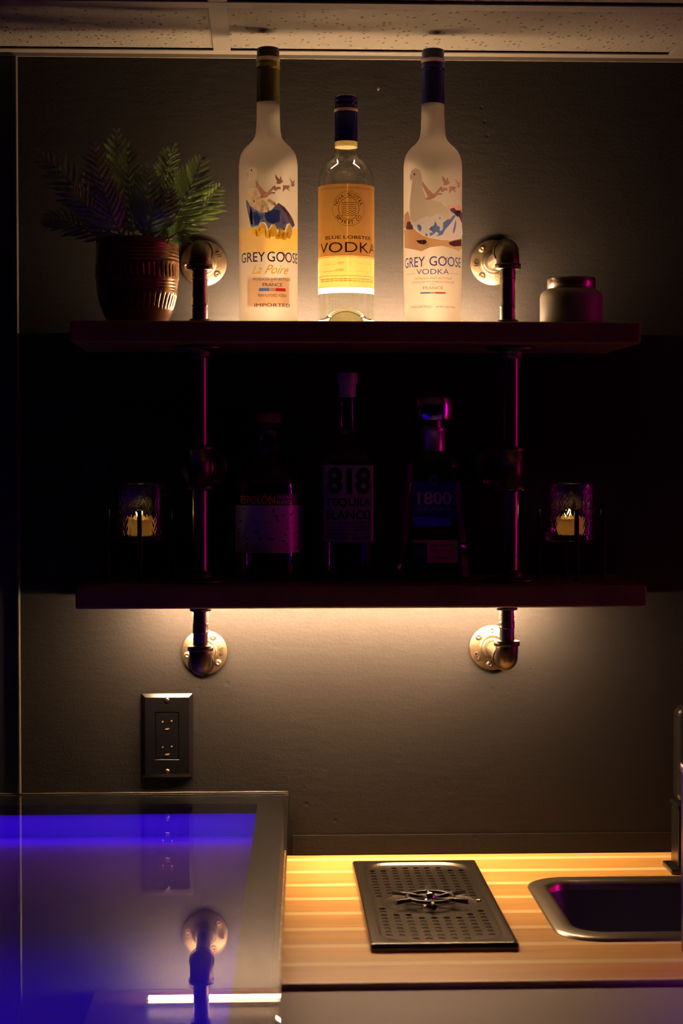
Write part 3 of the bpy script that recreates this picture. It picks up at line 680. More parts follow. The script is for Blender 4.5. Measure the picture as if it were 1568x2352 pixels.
def art_pear(r, xc, zb):
    mp = Map(xc, 67.3, zb, 520, 100, 3.563); L_ = Label(); R = mp.R
    rm = Map(xc, 67.3, zb, 523.5, 359.5, 5.878)     # birds drawn with the other bottle's scale
    for b_ in birds:
        L_.poly(rm.P(b_), iBIRD, 1); L_.outline(rm.P(b_), .00035, iBL, 2)
    # head, eye and beak
    L_.poly(mp.P([(190,1040),(215,1025),(245,1040),(258,1085),(262,1140),(262,1200),(190,1200),(192,1150),(200,1110),(178,1115),(165,1075)]), iGR, 0)
    L_.disc(*mp.p(210, 1055), .0011, .0015, iINK, 3)
    L_.poly(mp.P([(165,1072),(182,1080),(186,1095),(180,1115),(178,1112),(182,1095),(178,1084)]), iINKF, 2)
    # blue body seen as brush strokes
    L_.poly(mp.P([(165,1290),(168,1340),(180,1400),(195,1470),(206,1520),(228,1512),(262,1510),(278,1478),(300,1472),(322,1480),(345,1535),(365,1495),(395,1492),(415,1535),(440,1525),(472,1545),(490,1490),(512,1482),(535,1520),(555,1500),(540,1450),(510,1400),(470,1350),(425,1318),(400,1340),(372,1372),(340,1392),(290,1398),(240,1372),(200,1345),(182,1310)]), iNV, 0)
    L_.poly(mp.P([(215,1390),(260,1395),(285,1440),(262,1495),(235,1500)]), iBLU, 1)
    L_.poly(mp.P([(320,1400),(390,1372),(440,1380),(430,1470),(380,1485),(335,1470),(310,1420)]), iBLU, 1)
    L_.poly(mp.P([(260,1385),(300,1375),(305,1430),(290,1500),(275,1440)]), iMT, 1)
    L_.poly(mp.P([(420,1330),(470,1360),(520,1420),(545,1490),(520,1460),(480,1400),(440,1360)]), iBIRD, 2)
    L_.poly(mp.P([(440,1400),(470,1430),(480,1500),(455,1480)]), iMT, 2)
    L_.poly(mp.P([(200,1340),(215,1390),(220,1490),(205,1500),(195,1430)]), iINK, 1)
    # pears
    for (x, y, w_, h_, an) in ((232,1545,22,42,-.6),(262,1555,22,40,-.2),(300,1530,30,58,0),(345,1570,26,40,.3),(380,1545,34,55,.2),(445,1570,30,48,-.1),(470,1585,24,38,0),(508,1550,26,62,.05),(415,1585,22,32,0)):
        for s_, mi, ly in ((.93, iYE, 3),):
            pp = []
            for k in range(22):
                a_ = 2 * PI * k / 22; rx = w_ * s_ * math.cos(a_) * (1 - .34 * max(0, -math.sin(a_) * -1 if False else math.sin(a_)) ** 1)
                ry = h_ * s_ * math.sin(a_)
                pp.append((x + rx * math.cos(an) + ry * math.sin(an) * -1 * -1, y - ry * math.cos(an) + rx * math.sin(an)))
            L_.poly(mp.P(pp), mi, ly + (x % 7) * .1)
    for x, y in ((250,1575),(322,1560),(352,1590),(428,1545),(492,1580),(272,1530)):
        L_.poly(mp.P([(x-5,y-26),(x+5,y-20),(x+7,y+10),(x,y+22),(x-6,y+6)]), iOR, 5)
    # blossoms
    for i, (x, y) in enumerate(((200,1215),(232,1232),(188,1262),(222,1282),(262,1282),(300,1312),(262,1322),(212,1330),(240,1355),(322,1335),(352,1300),(380,1322),(332,1368),(292,1375),(240,1250),(285,1345))):
        u, v = mp.p(x, y)
        for k in range(5):
            a_ = k * 2 * PI / 5 + i; L_.disc(u + .0019 * math.cos(a_), v + .0019 * math.sin(a_), .0016, .0017, iCR, 4 + (i % 4) * .2 + k * .02, 10)
        L_.disc(u, v, .0007, .0007, iPK, 6, 8)
    for x, y in ((300,1345),(345,1385),(230,1305),(395,1330)):
        u, v = mp.p(x, y); L_.disc(u, v, .0014, .0022, iGN, 3.6, 8)
    # lettering
    T(L_, mp, 'GREY', 130, 318, 1715, 1795, iINK, bold=.004); T(L_, mp, 'GOOSE', 335, 574, 1712, 1795, iINK, bold=.004)
    T(L_, mp, 'La Poire', 225, 505, 1820, 1893, iYE, bold=.006, shear=.5)
    T(L_, mp, 'PRODUCED AND BOTTLED', 220, 517, 1925, 1946, iINK)
    T(L_, mp, 'IN', 362, 378, 1950, 1960, iINK)
    T(L_, mp, 'FRANCE', 297, 453, 1968, 1996, iINK, bold=.006)
    T(L_, mp, 'PEAR FLAVORED VODKA', 262, 487, 2056, 2081, iINK)
    T(L_, mp, 'IMPORTED', 232, 514, 2133, 2161, iINK)
    for x0, x1, m in ((268, 350, iFB), (350, 402, iPK), (402, 480, iRED)):
        a_ = mp.box(x0, x1, 2008, 2034); L_.rect(*a_, m, 1)
    L_.poly(mp.P([(445,1692),(462,1720),(485,1745),(478,1768),(455,1765),(466,1745)]), iBIRD, 3)
    L_.build('printed_front', LM, r, R)
    # yellow panel printed on the back of the glass, and the back label below it
    Bk = Label(); v1 = mp.p(344, 1480)[1]; v0 = mp.p(344, 1672)[1]
    Bk.rect(-.055, v0, .055, v1, 0, 0)
    o = Bk.build('back_tint', [YLT], r, R - .0008); o.rotation_euler.z = PI
    Bk = Label(); v1 = mp.p(344, 1880)[1]; v0 = mp.p(344, 2120)[1]
    Bk.rect(-.030, v0, .030, v1, 0, 0)
    o = Bk.build('back_label', [sheer('back_paper', (.35, .25, .16), (.48, .30, .18), .7)], r, R - .0008); o.rotation_euler.z = PI
    OLV = mat('olive_foil', (.10, .095, .012), .35, metal=.5)
    capsule(r, zb, OLV, mat('olive_bead', (.2, .2, .02), .3, metal=.5), CRM, BLACK)

def art_mountain(r, xc, zb):
    mp = Map(xc, 67.3, zb, 900, 360, 5.878); L_ = Label(); R = mp.R
    for b_ in birds:
        L_.poly(mp.P(b_), iBIRD, 4); L_.outline(mp.P(b_), .00035, iBL, 5)
    L_.poly(mp.P([(250,190),(300,172),(345,195),(368,260),(375,350),(385,450),(420,560),(520,598),(620,630),(700,700),(740,800),(745,855),(690,860),(640,800),(575,775),(480,830),(437,805),(400,830),(350,850),(270,905),(232,850),(222,780),(220,650),(235,500),(255,320),(228,330),(222,285)]), iGR, 0)
    L_.disc(*mp.p(283, 252), .0013, .0016, iINK, 6)
    L_.poly(mp.P([(222,262),(240,275),(246,295),(240,340),(235,336),(240,298),(234,280)]), iINKF, 5)
    L_.poly(mp.P([(160,1010),(200,960),(235,930),(300,1010),(390,1075),(480,1105),(620,1130),(760,1140),(920,1105),(925,1240),(870,1285),(800,1250),(640,1210),(480,1230),(370,1285),(280,1262),(165,1238)]), iBRN, 0)
    L_.poly(mp.P([(162,800),(205,745),(225,830),(240,920),(200,960),(162,985)]), iBRN, 1)
    L_.poly(mp.P([(195,890),(230,885),(262,950),(265,990),(220,995),(180,985)]), iDK, 2)
    L_.poly(mp.P([(300,1140),(420,1130),(440,1165),(400,1195),(340,1180)]), iDK, 2)
    L_.poly(mp.P([(730,1165),(800,1140),(920,1120),(915,1210),(800,1220),(740,1195)]), iDK, 1)
    L_.poly(mp.P([(270,905),(350,850),(400,830),(437,805),(480,830),(575,775),(640,800),(690,860),(745,855),(795,785),(830,800),(890,850),(930,950),(942,1060),(910,1090),(820,1125),(700,1135),(560,1110),(440,1085),(350,1040),(290,985),(240,920),(228,840)]), iMT, 2)
    for pp in ([(310,935),(345,925),(372,960),(360,1020),(330,1000)], [(530,930),(550,875),(570,940),(610,960),(600,1000),(640,1020),(600,1050),(560,1020),(520,1060),(500,1010),(460,990)],
               [(420,1040),(450,1060),(440,1085),(420,1075)], [(590,830),(620,830),(612,860)], [(650,900),(700,860),(750,850),(790,800),(830,800),(760,900),(680,990),(640,1060),(560,1085),(600,1040),(650,980)],
               [(815,900),(830,850),(835,920),(815,1010),(790,1050),(785,1010)], [(480,960),(500,950),(520,985),(490,1010)], [(470,1040),(500,1030),(520,1060),(480,1080)]):
        L_.poly(mp.P(pp), iBLU, 3)
    L_.poly(mp.P([(705,672),(800,655),(890,665),(932,760),(860,735),(790,725)]), iPK, 3)
    L_.poly(mp.P([(740,715),(800,695),(835,735),(800,775),(760,750)]), iDK, 3.5)
    L_.poly(mp.P([(800,770),(838,730),(885,735),(880,790),(858,825),(820,795)]), iINK, 5)
    L_.poly(mp.P([(860,740),(900,730),(935,800),(938,940),(905,880),(870,810)]), iDK, 4)
    T(L_, mp, 'GREY', 172, 412, 1352, 1488, iINKB, bold=.002); T(L_, mp, 'GOOSE', 470, 905, 1350, 1480, iINKB, bold=.002)
    L_.poly(mp.P([(637,1315),(655,1350),(690,1378),(712,1350),(708,1385),(690,1400),(650,1410),(668,1390)]), iBIRD, 3)
    T(L_, mp, 'VODKA', 308, 732, 1520, 1590, iINKB, bold=-.004)
    a_ = mp.box(190, 292, 1572, 1577); L_.rect(*a_, iINKF, 1); a_ = mp.box(748, 880, 1572, 1577); L_.rect(*a_, iINKF, 1)
    T(L_, mp, 'DISTILLED AND BOTTLED', 280, 775, 1632, 1658, iINKF, shear=.3)
    T(L_, mp, 'DISTILLÉE ET EMBOUTEILLÉE', 250, 806, 1676, 1706, iINKF, shear=.3)
    T(L_, mp, 'IN EN', 487, 548, 1720, 1736, iINKF)
    T(L_, mp, 'FRANCE', 388, 652, 1755, 1796, iINKF, bold=.004)
    T(L_, mp, 'IMPORTED', 240, 500, 2012, 2042, iINKF); T(L_, mp, 'IMPORTÉE', 560, 822, 2012, 2042, iINKF)
    for x0, x1, m in ((355, 477, iFB), (477, 555, iPK), (555, 687, iRED)):
        a_ = mp.box(x0, x1, 1832, 1852); L_.rect(*a_, m, 1)
    L_.build('printed_front', LM, r, R)
    NV = mat('navy_foil', (.012, .014, .10), .3, metal=.4)
    capsule(r, zb, NV, NV, CRM, mat('navy_stopper', (.01, .012, .09), .35))

goose_bottle(.0083, 616.5, 'tall frosted vodka bottle with yellow pears and olive cap, left of the glowing three', art_pear)
goose_bottle(.2343, 993.5, 'tall frosted vodka bottle with blue snowy mountains and navy cap', art_mountain)

# centre bottle: clear glass with kraft paper label
CG = thin_glass('clear_bottle_glass')
zb = ZU
cb = thing('vodka_bottle', 'shorter clear vodka bottle with kraft paper label between the two frosted ones', 'bottle', (.1150, -.13, zb + .0003), 'bottles glowing on the upper shelf')
CP = [(63.5, 600), (63.5, 425), (62.6, 412), (60, 400), (55.5, 389), (49, 380), (41, 373), (34, 367), (29.5, 361), (27.6, 353), (27, 345), (26.8, 330)]
pr = [(.030, .0006), (.0350, .0006), (.0378, .0035), (.0381, .008)] + prof(CP, zb)
MB().lathe(pr, 96, cap0=False, cap1=False).build('glass_body', CG, cb)
# thick glass foot with its domed punt
punt = [(.0002, .020), (.006, .0195), (.012, .0175), (.018, .0135), (.023, .0085), (.0265, .0035), (.029, .0008), (.0345, .0008), (.0368, .0035), (.0371, .008), (.0350, .0095), (.030, .0105), (.025, .0150), (.019, .0195), (.012, .0232), (.006, .0248), (.0002, .0252)]
MB().lathe(punt, 64, cap0=False, cap1=False).build('glass_foot', frosted('foot_glass', (.99, .97, .85), .75, .22), cb)
NVC = mat('navy_screw_cap', (.010, .012, .12), .25, metal=.5, coat=.3)
GLD = mat('gold_line', (.8, .6, .2), .3, metal=.8)
MB().lathe(prof([(26.4, 331), (26.6, 329), (26.3, 300), (26.3, 268), (25.4, 266), (25.4, 264), (26.3, 263)], zb), 64, cap0=False, cap1=False).build('capsule', NVC, cb)
MB().lathe(prof([(26.4, 263), (26.8, 261), (26.8, 258), (26.4, 256)], zb), 64, cap0=False, cap1=False).build('gold_ring', sheer('cream_ring', (.8, .65, .3), (.9, .7, .3), .4), cb)
MB().lathe(prof([(26.0, 256), (26, 250), (25, 248), (25, 246), (26, 244), (26, 239), (25, 237), (25, 235), (26, 233), (25.8, 229), (23.5, 226.5), (1, 226)], zb), 64, cap0=False).build('screw_cap', NVC, cb)
MB().lathe(prof([(25.6, 343), (25.8, 336), (25.8, 329)], zb), 64, cap0=True, cap1=False).build('spirit_level', sheer('spirit_surface', (.4, .36, .2), (.7, .6, .3), .6), cb)
KRAFT = sheer('kraft_paper', (.30, .17, .065), (.50, .25, .06), .2)
KRAFT2 = sheer('kraft_paper_light', (.5, .36, .16), (.80, .52, .17), .36)
WHT = sheer('white_label', (.75, .68, .5), (.98, .92, .72), .8)
BRINK = sheer('brown_ink', (.06, .03, .015), (.12, .06, .03), .5)
mp = Map(794.6, 63.8, zb, 520, 100, 3.563); R = mp.R; lab = Label()
def band(y0, y1, m, layer, u=.058, zig=0, n=90):
    v1 = mp.p(978, y0)[1]; v0 = mp.p(978, y1)[1]
    top = [(-u + 2 * u * i / n, v1 + (zig if i % 2 else 0)) for i in range(n + 1)]
    bot = [(-u + 2 * u * i / n, v0 - (zig if i % 2 else 0)) for i in range(n + 1)]
    vs = [Vector((a_, b_, 0)) for a_, b_ in bot + top]
    lab.parts.append((vs, [[i, i + 1, n + 2 + i, n + 1 + i] for i in range(n)], m, layer))
band(1160, 1742, 0, 1, .056, .0008); band(1742, 1995, 1, 1, .056, .0008); band(1994, 2045, 2, 0, .0575)
lab.rect(-.0595, mp.p(978, 2045)[1], -.0565, mp.p(978, 1780)[1], 2, 0)
for y in (1190, 1752, 1905): 
    a_ = mp.box(757, 1203, y - 1.5, y + 1.5); lab.rect(*a_, 3, 2)
uc, vc = mp.p(990, 1360); sc_ = 1 / 3.563 * 2.512 / 4250
lab.ring(uc, vc, 137 * sc_, 143 * sc_, .00045, 3, 2); lab.ring(uc, vc, 87 * sc_, 92 * sc_, .0007, 3, 2)
for k in range(7):
    y = 1312 + k * 17; n = 24; up = []; dn = []
    for i in range(n + 1):
        x = 933 + 118 * i / n; yy = y + 3.2 * math.sin(i / n * 2 * PI * 3.2)
        up.append(mp.p(x, yy - 2.3)); dn.append(mp.p(x, yy + 2.3))
    vs = [Vector((a_, b_, 0)) for a_, b_ in dn + up]
    lab.parts.append((vs, [[i, i + 1, n + 2 + i, n + 1 + i] for i in range(n)], 3, 2))
def arc_text(s, r, a0, a1, h, flip):
    n = len(s)
    for i, ch in enumerate(s):
        if ch == ' ': continue
        an = a0 + (a1 - a0) * i / (n - 1)
        w_ = h * (.3 if ch == 'I' else .78)
        x = uc + r * math.sin(an); y = vc + r * math.cos(an)
        rot = -an if not flip else -an + PI
        lab.text(ch, x - w_ / 2, y - h / 2, x + w_ / 2, y + h / 2, 3, 2, bold=.02, rot=(x, y, rot))
arc_text('NOVA SCOTIA', 113 * sc_, -1.22, 1.18, .0052, False)
arc_text('SPIRIT CO', 113 * sc_, PI + .95, PI - .95, .0052, True)
T(lab, mp, 'BLUE LOBSTER', 806, 1170, 1578, 1606, 3, bold=.02, layer=2)
T(lab, mp, 'VODKA', 770, 1200, 1632, 1716, 3, layer=2)
T(lab, mp, '40%', 900, 955, 1790, 1812, 4, layer=2, shear=.3); T(lab, mp, '750mL', 1130, 1180, 1790, 1810, 4, layer=2, shear=.3)
T(lab, mp, '646', 885, 952, 1843, 1870, 4, layer=2, shear=.3); T(lab, mp, '11', 1142, 1165, 1865, 1885, 4, layer=2, shear=.3)
for x0, x1, y in ((790, 885, 1812), (1050, 1110, 1805), (790, 870, 1868), (1045, 1110, 1868)):
    a_ = mp.box(x0, x1, y - 2, y + 1); lab.rect(*a_, 4, 2)
for y in (1930, 1946):
    for k in range(12):
        x0 = 772 + k * 35.5; a_ = mp.box(x0, x0 + 28, y - 3.2, y + 3.2); lab.rect(*a_, 4, 2)
lab.build('paper_label', [KRAFT, KRAFT2, WHT, BRINK, sheer('faded_ink', (.3, .18, .07), (.55, .34, .13), .6)], cb, R)

# ------------------------------------------------------------------ fern in a hammered pot
POT = mat('bronze_glaze', (.34, .18, .075), .27, metal=.75, coat=.25, bump=(90, .35, .0015), var=(40, (.22, .10, .05)))
PX, PY = -.1712, -.125
ft = thing('potted_fern', 'green fern in a ribbed bronze pot at the left end of the upper shelf', 'potted plant', (PX, PY, ZU + .0003))
H = .1165
def potr(t):
    k = [(0, .0405), (.06, .0430), (.18, .0490), (.35, .0545), (.55, .0570), (.75, .0573), (.9, .0566), (1, .0560)]
    for (a_, ra), (b_, rb) in zip(k, k[1:]):
        if t <= b_: return ra + (rb - ra) * (t - a_) / (b_ - a_)
    return k[-1][1]
def potfn(a_, z):
    t_ = z / H; d = 0
    if .74 < t_ < .93: d -= .0007 * (.5 + .5 * math.sin(t_ * 2 * PI * 24 + math.sin(a_ * 3) * .6))
    if .40 < t_ < .52: d -= .0008 * (.5 + .5 * math.sin(t_ * 2 * PI * 26 + math.sin(a_ * 4) * .8))
    if .54 < t_ < .72: d -= .0013 * max(0, math.sin(a_ * 46 + math.sin(t_ * 20) * .3)) ** 2 * min(1, (t_ - .54) * 25, (.72 - t_) * 25)
    if .18 < t_ < .38: d -= .0013 * max(0, math.sin(a_ * 43 + 1 + math.sin(t_ * 15) * .4)) ** 2 * min(1, (t_ - .18) * 20, (.38 - t_) * 20)
    d += .0003 * math.sin(a_ * 5 + t_ * 9)
    return d
pp = MB().lathe([(potr(i / 110), .0006 + H * i / 110) for i in range(111)], 420, fn=lambda a_, z, r_: potfn(a_, z), cap1=False)
pp.lathe([(.0560, H + .0006), (.0545, H + .0016), (.0525, H), (.0515, H - .02), (.05, H - .024)], 96, cap0=False, cap1=False)
pp.build('pot', POT, ft)
MB().lathe([(.001, H - .016), (.03, H - .015), (.0512, H - .019)], 48, cap0=False, cap1=False).build('soil', mat('soil', (.03, .02, .012), .9, bump=(200, 1, .003)), ft)
LEAF = sheer('fern_leaf', (.15, .235, .085), (.15, .25, .06), .25, .2, .36)
LEAF.node_tree.nodes  # two-sided leaf material
STEM = mat('fern_stem', (.16, .18, .06), .5)
def bez(p0, p1, p2, t): return p0 * (1 - t) ** 2 + p1 * 2 * t * (1 - t) + p2 * t * t
def frond(base, tip, bow, wmax, n=17, face=0.0, seed=0, start=.18):
    rn_ = random.Random(seed); mb_ = MB()
    p0 = Vector(base); p2 = Vector(tip); p1 = (p0 + p2) / 2 + Vector(bow)
    pts = [bez(p0, p1, p2, i / 30) for i in range(31)]
    mb_.sweep(pts, [.0014 * (1 - .75 * i / 30) for i in range(31)], 8, m=1)
    n = max(9, round(n * .74))
    for i in range(n):
        t_ = start + (1 - start) * (i + .5) / n
        c_ = bez(p0, p1, p2, t_); d = (bez(p0, p1, p2, min(1, t_ + .02)) - bez(p0, p1, p2, t_ - .02)).normalized()
        side = d.cross(Vector((math.sin(face), -math.cos(face), .25))).normalized(); nrm = side.cross(d).normalized()
        env = math.sin(PI * min(1, (t_ - start + .12) / (1 - start + .14)) ** .75) ** .8
        ln = wmax * 1.12 * max(.18, env) * rn_.uniform(.8, 1.15)
        for sg in (-1, 1):
            dirn = (side * sg * .86 + d * (.55 + .35 * t_) + nrm * rn_.uniform(-.25, .18)).normalized()
            wv = dirn.cross(nrm).normalized(); wd = ln * .062 + .0011
            vs = []; fs = []; m_ = 7
            for k in range(m_ + 1):
                q = k / m_; cc = c_ + dirn * ln * q + nrm * (-ln * .22 * q * q) + d * (ln * .14 * q * q)
                hw = wd * (math.sin(PI * min(1, q * .86 + .12)) ** .7) * (1 + (.22 if k % 2 else -.1)) if k < m_ else 0.0002
                vs += [cc - wv * hw + nrm * hw * .35, cc - nrm * hw * .12, cc + wv * hw + nrm * hw * .35]
            for k in range(m_):
                o_ = 3 * k; fs += [(o_, o_ + 1, o_ + 4, o_ + 3), (o_ + 1, o_ + 2, o_ + 5, o_ + 4)]
            mb_.add(vs, fs, 0, True)
    return mb_.build('frond', [LEAF, STEM], ft, recalc=False)
def wp(px, py, y):                      # point above the shelf seen at a photo position, for the frond tips
    Dd = 2.68 + y; return Vector(((px - 603) * Dd / 4250 - PX, y - PY, 1.48 + (1050 - py) * Dd / 4250 - ZU))
B = lambda dx=0, dy=0: (dx, dy, H - .018)
FR = [  # tip px, py, world y, bow, leaflet length, face
 ((466, 366), -.165, (.018, -.01, .0), .034, .1, 18, (.018, -.012)),
 ((508, 432), -.105, (.01, .0, .012), .032, -.1, 17, (.026, 0)),
 ((402, 336), -.105, (.0, .01, .01), .028, .2, 16, (.015, .01)),
 ((383, 345), -.085, (.02, .0, .0), .026, .3, 16, (.005, .01)),
 ((445, 470), -.075, (.01, .0, .018), .03, .3, 15, (.025, .01)),
 ((423, 556), -.18, (.02, -.01, .035), .022, .0, 12, (.028, -.02)),
 ((300, 345), -.13, (-.01, .0, .0), .036, .0, 17, (0, 0)),
 ((272, 303), -.10, (-.012, .01, .0), .034, .0, 17, (-.005, .01)),
 ((220, 338), -.15, (-.015, -.01, .0), .034, .1, 17, (-.01, -.01)),
 ((345, 392), -.19, (.005, -.03, .0), .030, .0, 15, (.006, -.022)),
 ((90, 352), -.13, (.01, .0, .015), .032, .0, 19, (-.02, 0)),
 ((102, 512), -.135, (-.01, .0, .035), .026, .0, 17, (-.026, 0)),
 ((170, 440), -.18, (-.01, -.01, .02), .028, .0, 15, (-.02, -.018)),
 ((390, 440), -.19, (.01, -.02, .01), .026, .2, 14, (.012, -.02)),
 ((240, 420), -.20, (-.01, -.02, .0), .028, -.1, 14, (-.008, -.02)),
 ((360, 480), -.20, (.0, -.02, .015), .022, -.1, 12, (.012, -.025)),
 ((410, 395), -.135, (.012, .0, .0), .028, .4, 16, (.015, 0)),
 ((145, 475), -.09, (-.01, .0, .03), .022, .2, 14, (-.02, .01)),
]
for i, ((px, py), y, bow, wl, fc, n_, bs) in enumerate(FR):
    frond(B(*bs), wp(px, py, y), bow, wl, n_, fc, i)

# ------------------------------------------------------------------ squat jar, right end of the upper shelf
jar = thing('lidded_jar', 'squat matt jar with a dark metal lid at the right end of the upper shelf', 'jar', (.4265, -.13, ZU + .0003))
JM = mat('stone_jar', (.17, .15, .115), .5)
MB().lathe([(.040, .0006), (.0428, .003), (.0432, .008), (.0432, .040), (.0420, .0455), (.038, .0495), (.0335, .0515), (.0325, .053), (.001, .053)], 72).build('jar_body', JM, jar)
lid = MB().lathe([(.0326, .0515), (.0334, .052), (.0334, .0665), (.0326, .0675), (.030, .0678), (.001, .0678)], 72).build('lid', mat('pewter_lid', (.30, .24, .24), .28, metal=.9), jar)
L_ = Label()
for k in range(4): L_.rect(-.026 + k * .0035, .0585, -.024 + k * .0035, .0600, 0, 0)
L_.build('lid_mark', [BLACK], lid, .0334)

# ------------------------------------------------------------------ candle holders on the lower shelf
WAX = sheer('cream_wax', (.7, .55, .32), (.97, .82, .5), .7, .03, .4)
FLAME = emit('candle_flame', (1, .60, .14), 75)
BM = mat('black_wire', (.01, .01, .01), .4)
def candle(x, y, label, rot):
    r = thing('candle_stand', label, 'candle stand', (x, y, ZL + .0003), 'candle stands on the lower shelf')
    for k in range(4):
        a_ = rot + k * PI / 2; cx_, cy_ = .0455 * math.cos(a_), .0455 * math.sin(a_)
        MB().box((cx_ - .0030, cy_ - .0030, .0), (cx_ + .0030, cy_ + .0030, .0985)).build('leg', BM, r, bevel=.0008)
    cr = MB()
    for k in range(2):
        a_ = rot + k * PI / 2; Mx = Matrix.Rotation(a_, 4, 'Z'); cr.box((-.0455, -.0025, .0462 + k * .0001), (.0455, .0025, .0502 + k * .0001), M=Mx)
    cr.build('cross_bar', BM, r)
    h = thing('candle_glass', label.replace('black wire stand holding a', 'cut').replace('candle glass', 'glass holding a lit tealight,'), 'candle glass', (x, y, ZL + .0512), 'cut candle glasses')
    Hh = .084
    def fn(a_, z, r_):
        if r_ < .0335: return 0
        if z < .010 or z > Hh - .006: return 0
        c_ = (a_ * 20 / (2 * PI)) % 1; zz = z / .011
        s_ = abs(c_ - .5) * 2
        return -.0007 * (abs(((zz + s_ * 1.2) % 1) - .5) * 2) - .0005 * (1 - s_)
    out_ = [(.001, .0002), (.030, .0002), (.0335, .003)] + [(.0342 + .0006 * i / 70, .006 + (Hh - .008) * i / 70) for i in range(71)]
    inn = [(.0345, Hh), (.0325, Hh), (.0318, Hh - .003), (.0305, .012), (.028, .0085), (.001, .008)]
    MB().lathe(out_ + inn, 200, fn=fn, cap0=False, cap1=False).build('tumbler', GLASS, h)
    tl = thing('tealight', label.replace('black wire stand holding a candle glass', 'small lit cream tealight inside the cut glass'), 'candle', (x, y, ZL + .0512 + .0092), 'lit tealights')
    MB().lathe([(.001, .0), (.0195, .0), (.0200, .001), (.0198, .0215), (.0185, .0225), (.010, .0215), (.0005, .0212)], 48).build('wax', WAX, tl)
    MB().sweep([(0, 0, .021), (.0004, 0, .0255)], .0005, 8).build('wick', BLACK, tl)
    MB().lathe([(.0003, .0235), (.0016, .0250), (.0021, .0272), (.0016, .0298), (.0007, .0325), (.0001, .0345)], 20, M=Matrix.Translation((-.0015, 0, 0))).build('flame', FLAME, tl)
candle(-.1680, -.118, 'black wire stand holding a candle glass at the left end of the lower shelf', PI / 2 + .03)
candle(.4285, -.118, 'black wire stand holding a candle glass at the right end of the lower shelf', PI / 2 + .02)

# ------------------------------------------------------------------ bottles of the lower shelf (unlit)
DG = thin_glass('shadowed_glass', (.90, .93, .95), .03)
def rf(p, zb): return p
# 1: squat round bottle with picture label
K2 = 1 / 1660.
zb = ZL
def prof2(pts): return [(hw * K2, 1.48 + (1050 - py) * K2 - zb) for hw, py in pts]
b1 = thing('tequila_bottle', 'squat round tequila bottle with a dark picture label, left on the lower shelf', 'bottle', (.0085, -.100, zb + .0003), 'unlit bottles on the lower shelf')
p1 = [(.001, .006), (.034, .003), (.044, .0006), (.0475, .004)] + prof2([(80, 1300), (80, 1125), (78, 1105), (72, 1088), (62, 1072), (48, 1058), (36, 1048), (30, 1040), (27, 1030), (25, 1010), (25, 985), (31, 982), (31, 974), (26, 972)])
MB().lathe(p1, 80, cap0=False, cap1=False).build('glass_body', DG, b1)
MB().lathe(prof2([(24, 972), (29, 971), (29.5, 950), (28, 948), (1, 948)]), 48, cap0=True).build('cork_stopper', mat('red_wood_cap', (.35, .06, .04), .4), b1)
ml = Map(617, 80, zb, 500, 830, 3.92); ml.R = 80 * K2
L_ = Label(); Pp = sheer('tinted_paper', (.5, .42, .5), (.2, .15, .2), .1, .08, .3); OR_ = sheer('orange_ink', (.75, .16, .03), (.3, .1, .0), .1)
u = .062; v = lambda y: ml.p(458, y)[1]
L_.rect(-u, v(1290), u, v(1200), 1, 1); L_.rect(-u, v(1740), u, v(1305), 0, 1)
T(L_, ml, 'ESPOLÒN', 210, 512, 1200, 1292, 2, layer=2, bold=.02)
T(L_, ml, 'TEQUILA', 528, 662, 1215, 1248, 0, layer=2, bold=.01); T(L_, ml, 'BLANCO', 528, 662, 1256, 1292, 0, layer=2, bold=.01)
rn_ = random.Random(5)
for k in range(34):                        # dark engraved strokes of the picture
    x = rn_.uniform(180, 720); y = rn_.uniform(1335, 1700); a_ = rn_.uniform(0, PI); ln = rn_.uniform(25, 75); w_ = rn_.uniform(5, 14)
    pp_ = []
    for q in range(7): s_ = q / 6; pp_.append((x + math.cos(a_ + s_) * ln * s_ - math.sin(a_) * w_ * math.sin(PI * s_), y + math.sin(a_ + s_) * ln * s_ + math.cos(a_) * w_ * math.sin(PI * s_)))
    for q in range(5, 0, -1): s_ = q / 6; pp_.append((x + math.cos(a_ + s_) * ln * s_ + math.sin(a_) * w_ * math.sin(PI * s_), y + math.sin(a_ + s_) * ln * s_ - math.cos(a_) * w_ * math.sin(PI * s_)))
    L_.poly(ml.P(pp_), 3, 2 + k * .02)
L_.build('picture_label', [Pp, BLACK, OR_, mat('engraved_ink', (.06, .05, .1), .4)], b1, ml.R)
# 2: slender round bottle, big numerals
b2 = thing('tequila_bottle', 'slender tequila bottle with large numerals 818 in the middle of the lower shelf', 'bottle', (.1178, -.100, zb + .0003), 'unlit bottles on the lower shelf')
p2 = [(.001, .008), (.028, .004), (.034, .0006), (.0375, .004)] + prof2([(63.5, 1300), (63.5, 1065), (62, 1050), (55, 1035), (42, 1020), (30, 1008), (23, 996), (20, 980), (18.5, 940), (18.5, 890), (21, 888), (21, 880)])
MB().lathe(p2, 80, cap0=False, cap1=False).build('glass_body', DG, b2)
MB().lathe(prof2([(19, 912), (20, 910), (20, 884), (24, 880), (24, 857), (22.5, 855), (1, 855)]), 48, cap0=False).build('stopper', mat('grey_stopper', (.35, .3, .3), .35), b2)
mq = Map(798.5, 63.5, zb, 500, 830, 3.92); mq.R = 63.5 * K2; L_ = Label()
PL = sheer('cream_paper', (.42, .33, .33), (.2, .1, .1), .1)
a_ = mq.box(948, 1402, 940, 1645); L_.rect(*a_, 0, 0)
T(L_, mq, '8', 985, 1118, 958, 1203, 1, bold=.035); T(L_, mq, 'I', 1152, 1204, 966, 1200, 1, bold=.02); T(L_, mq, '8', 1232, 1368, 958, 1203, 1, bold=.035)
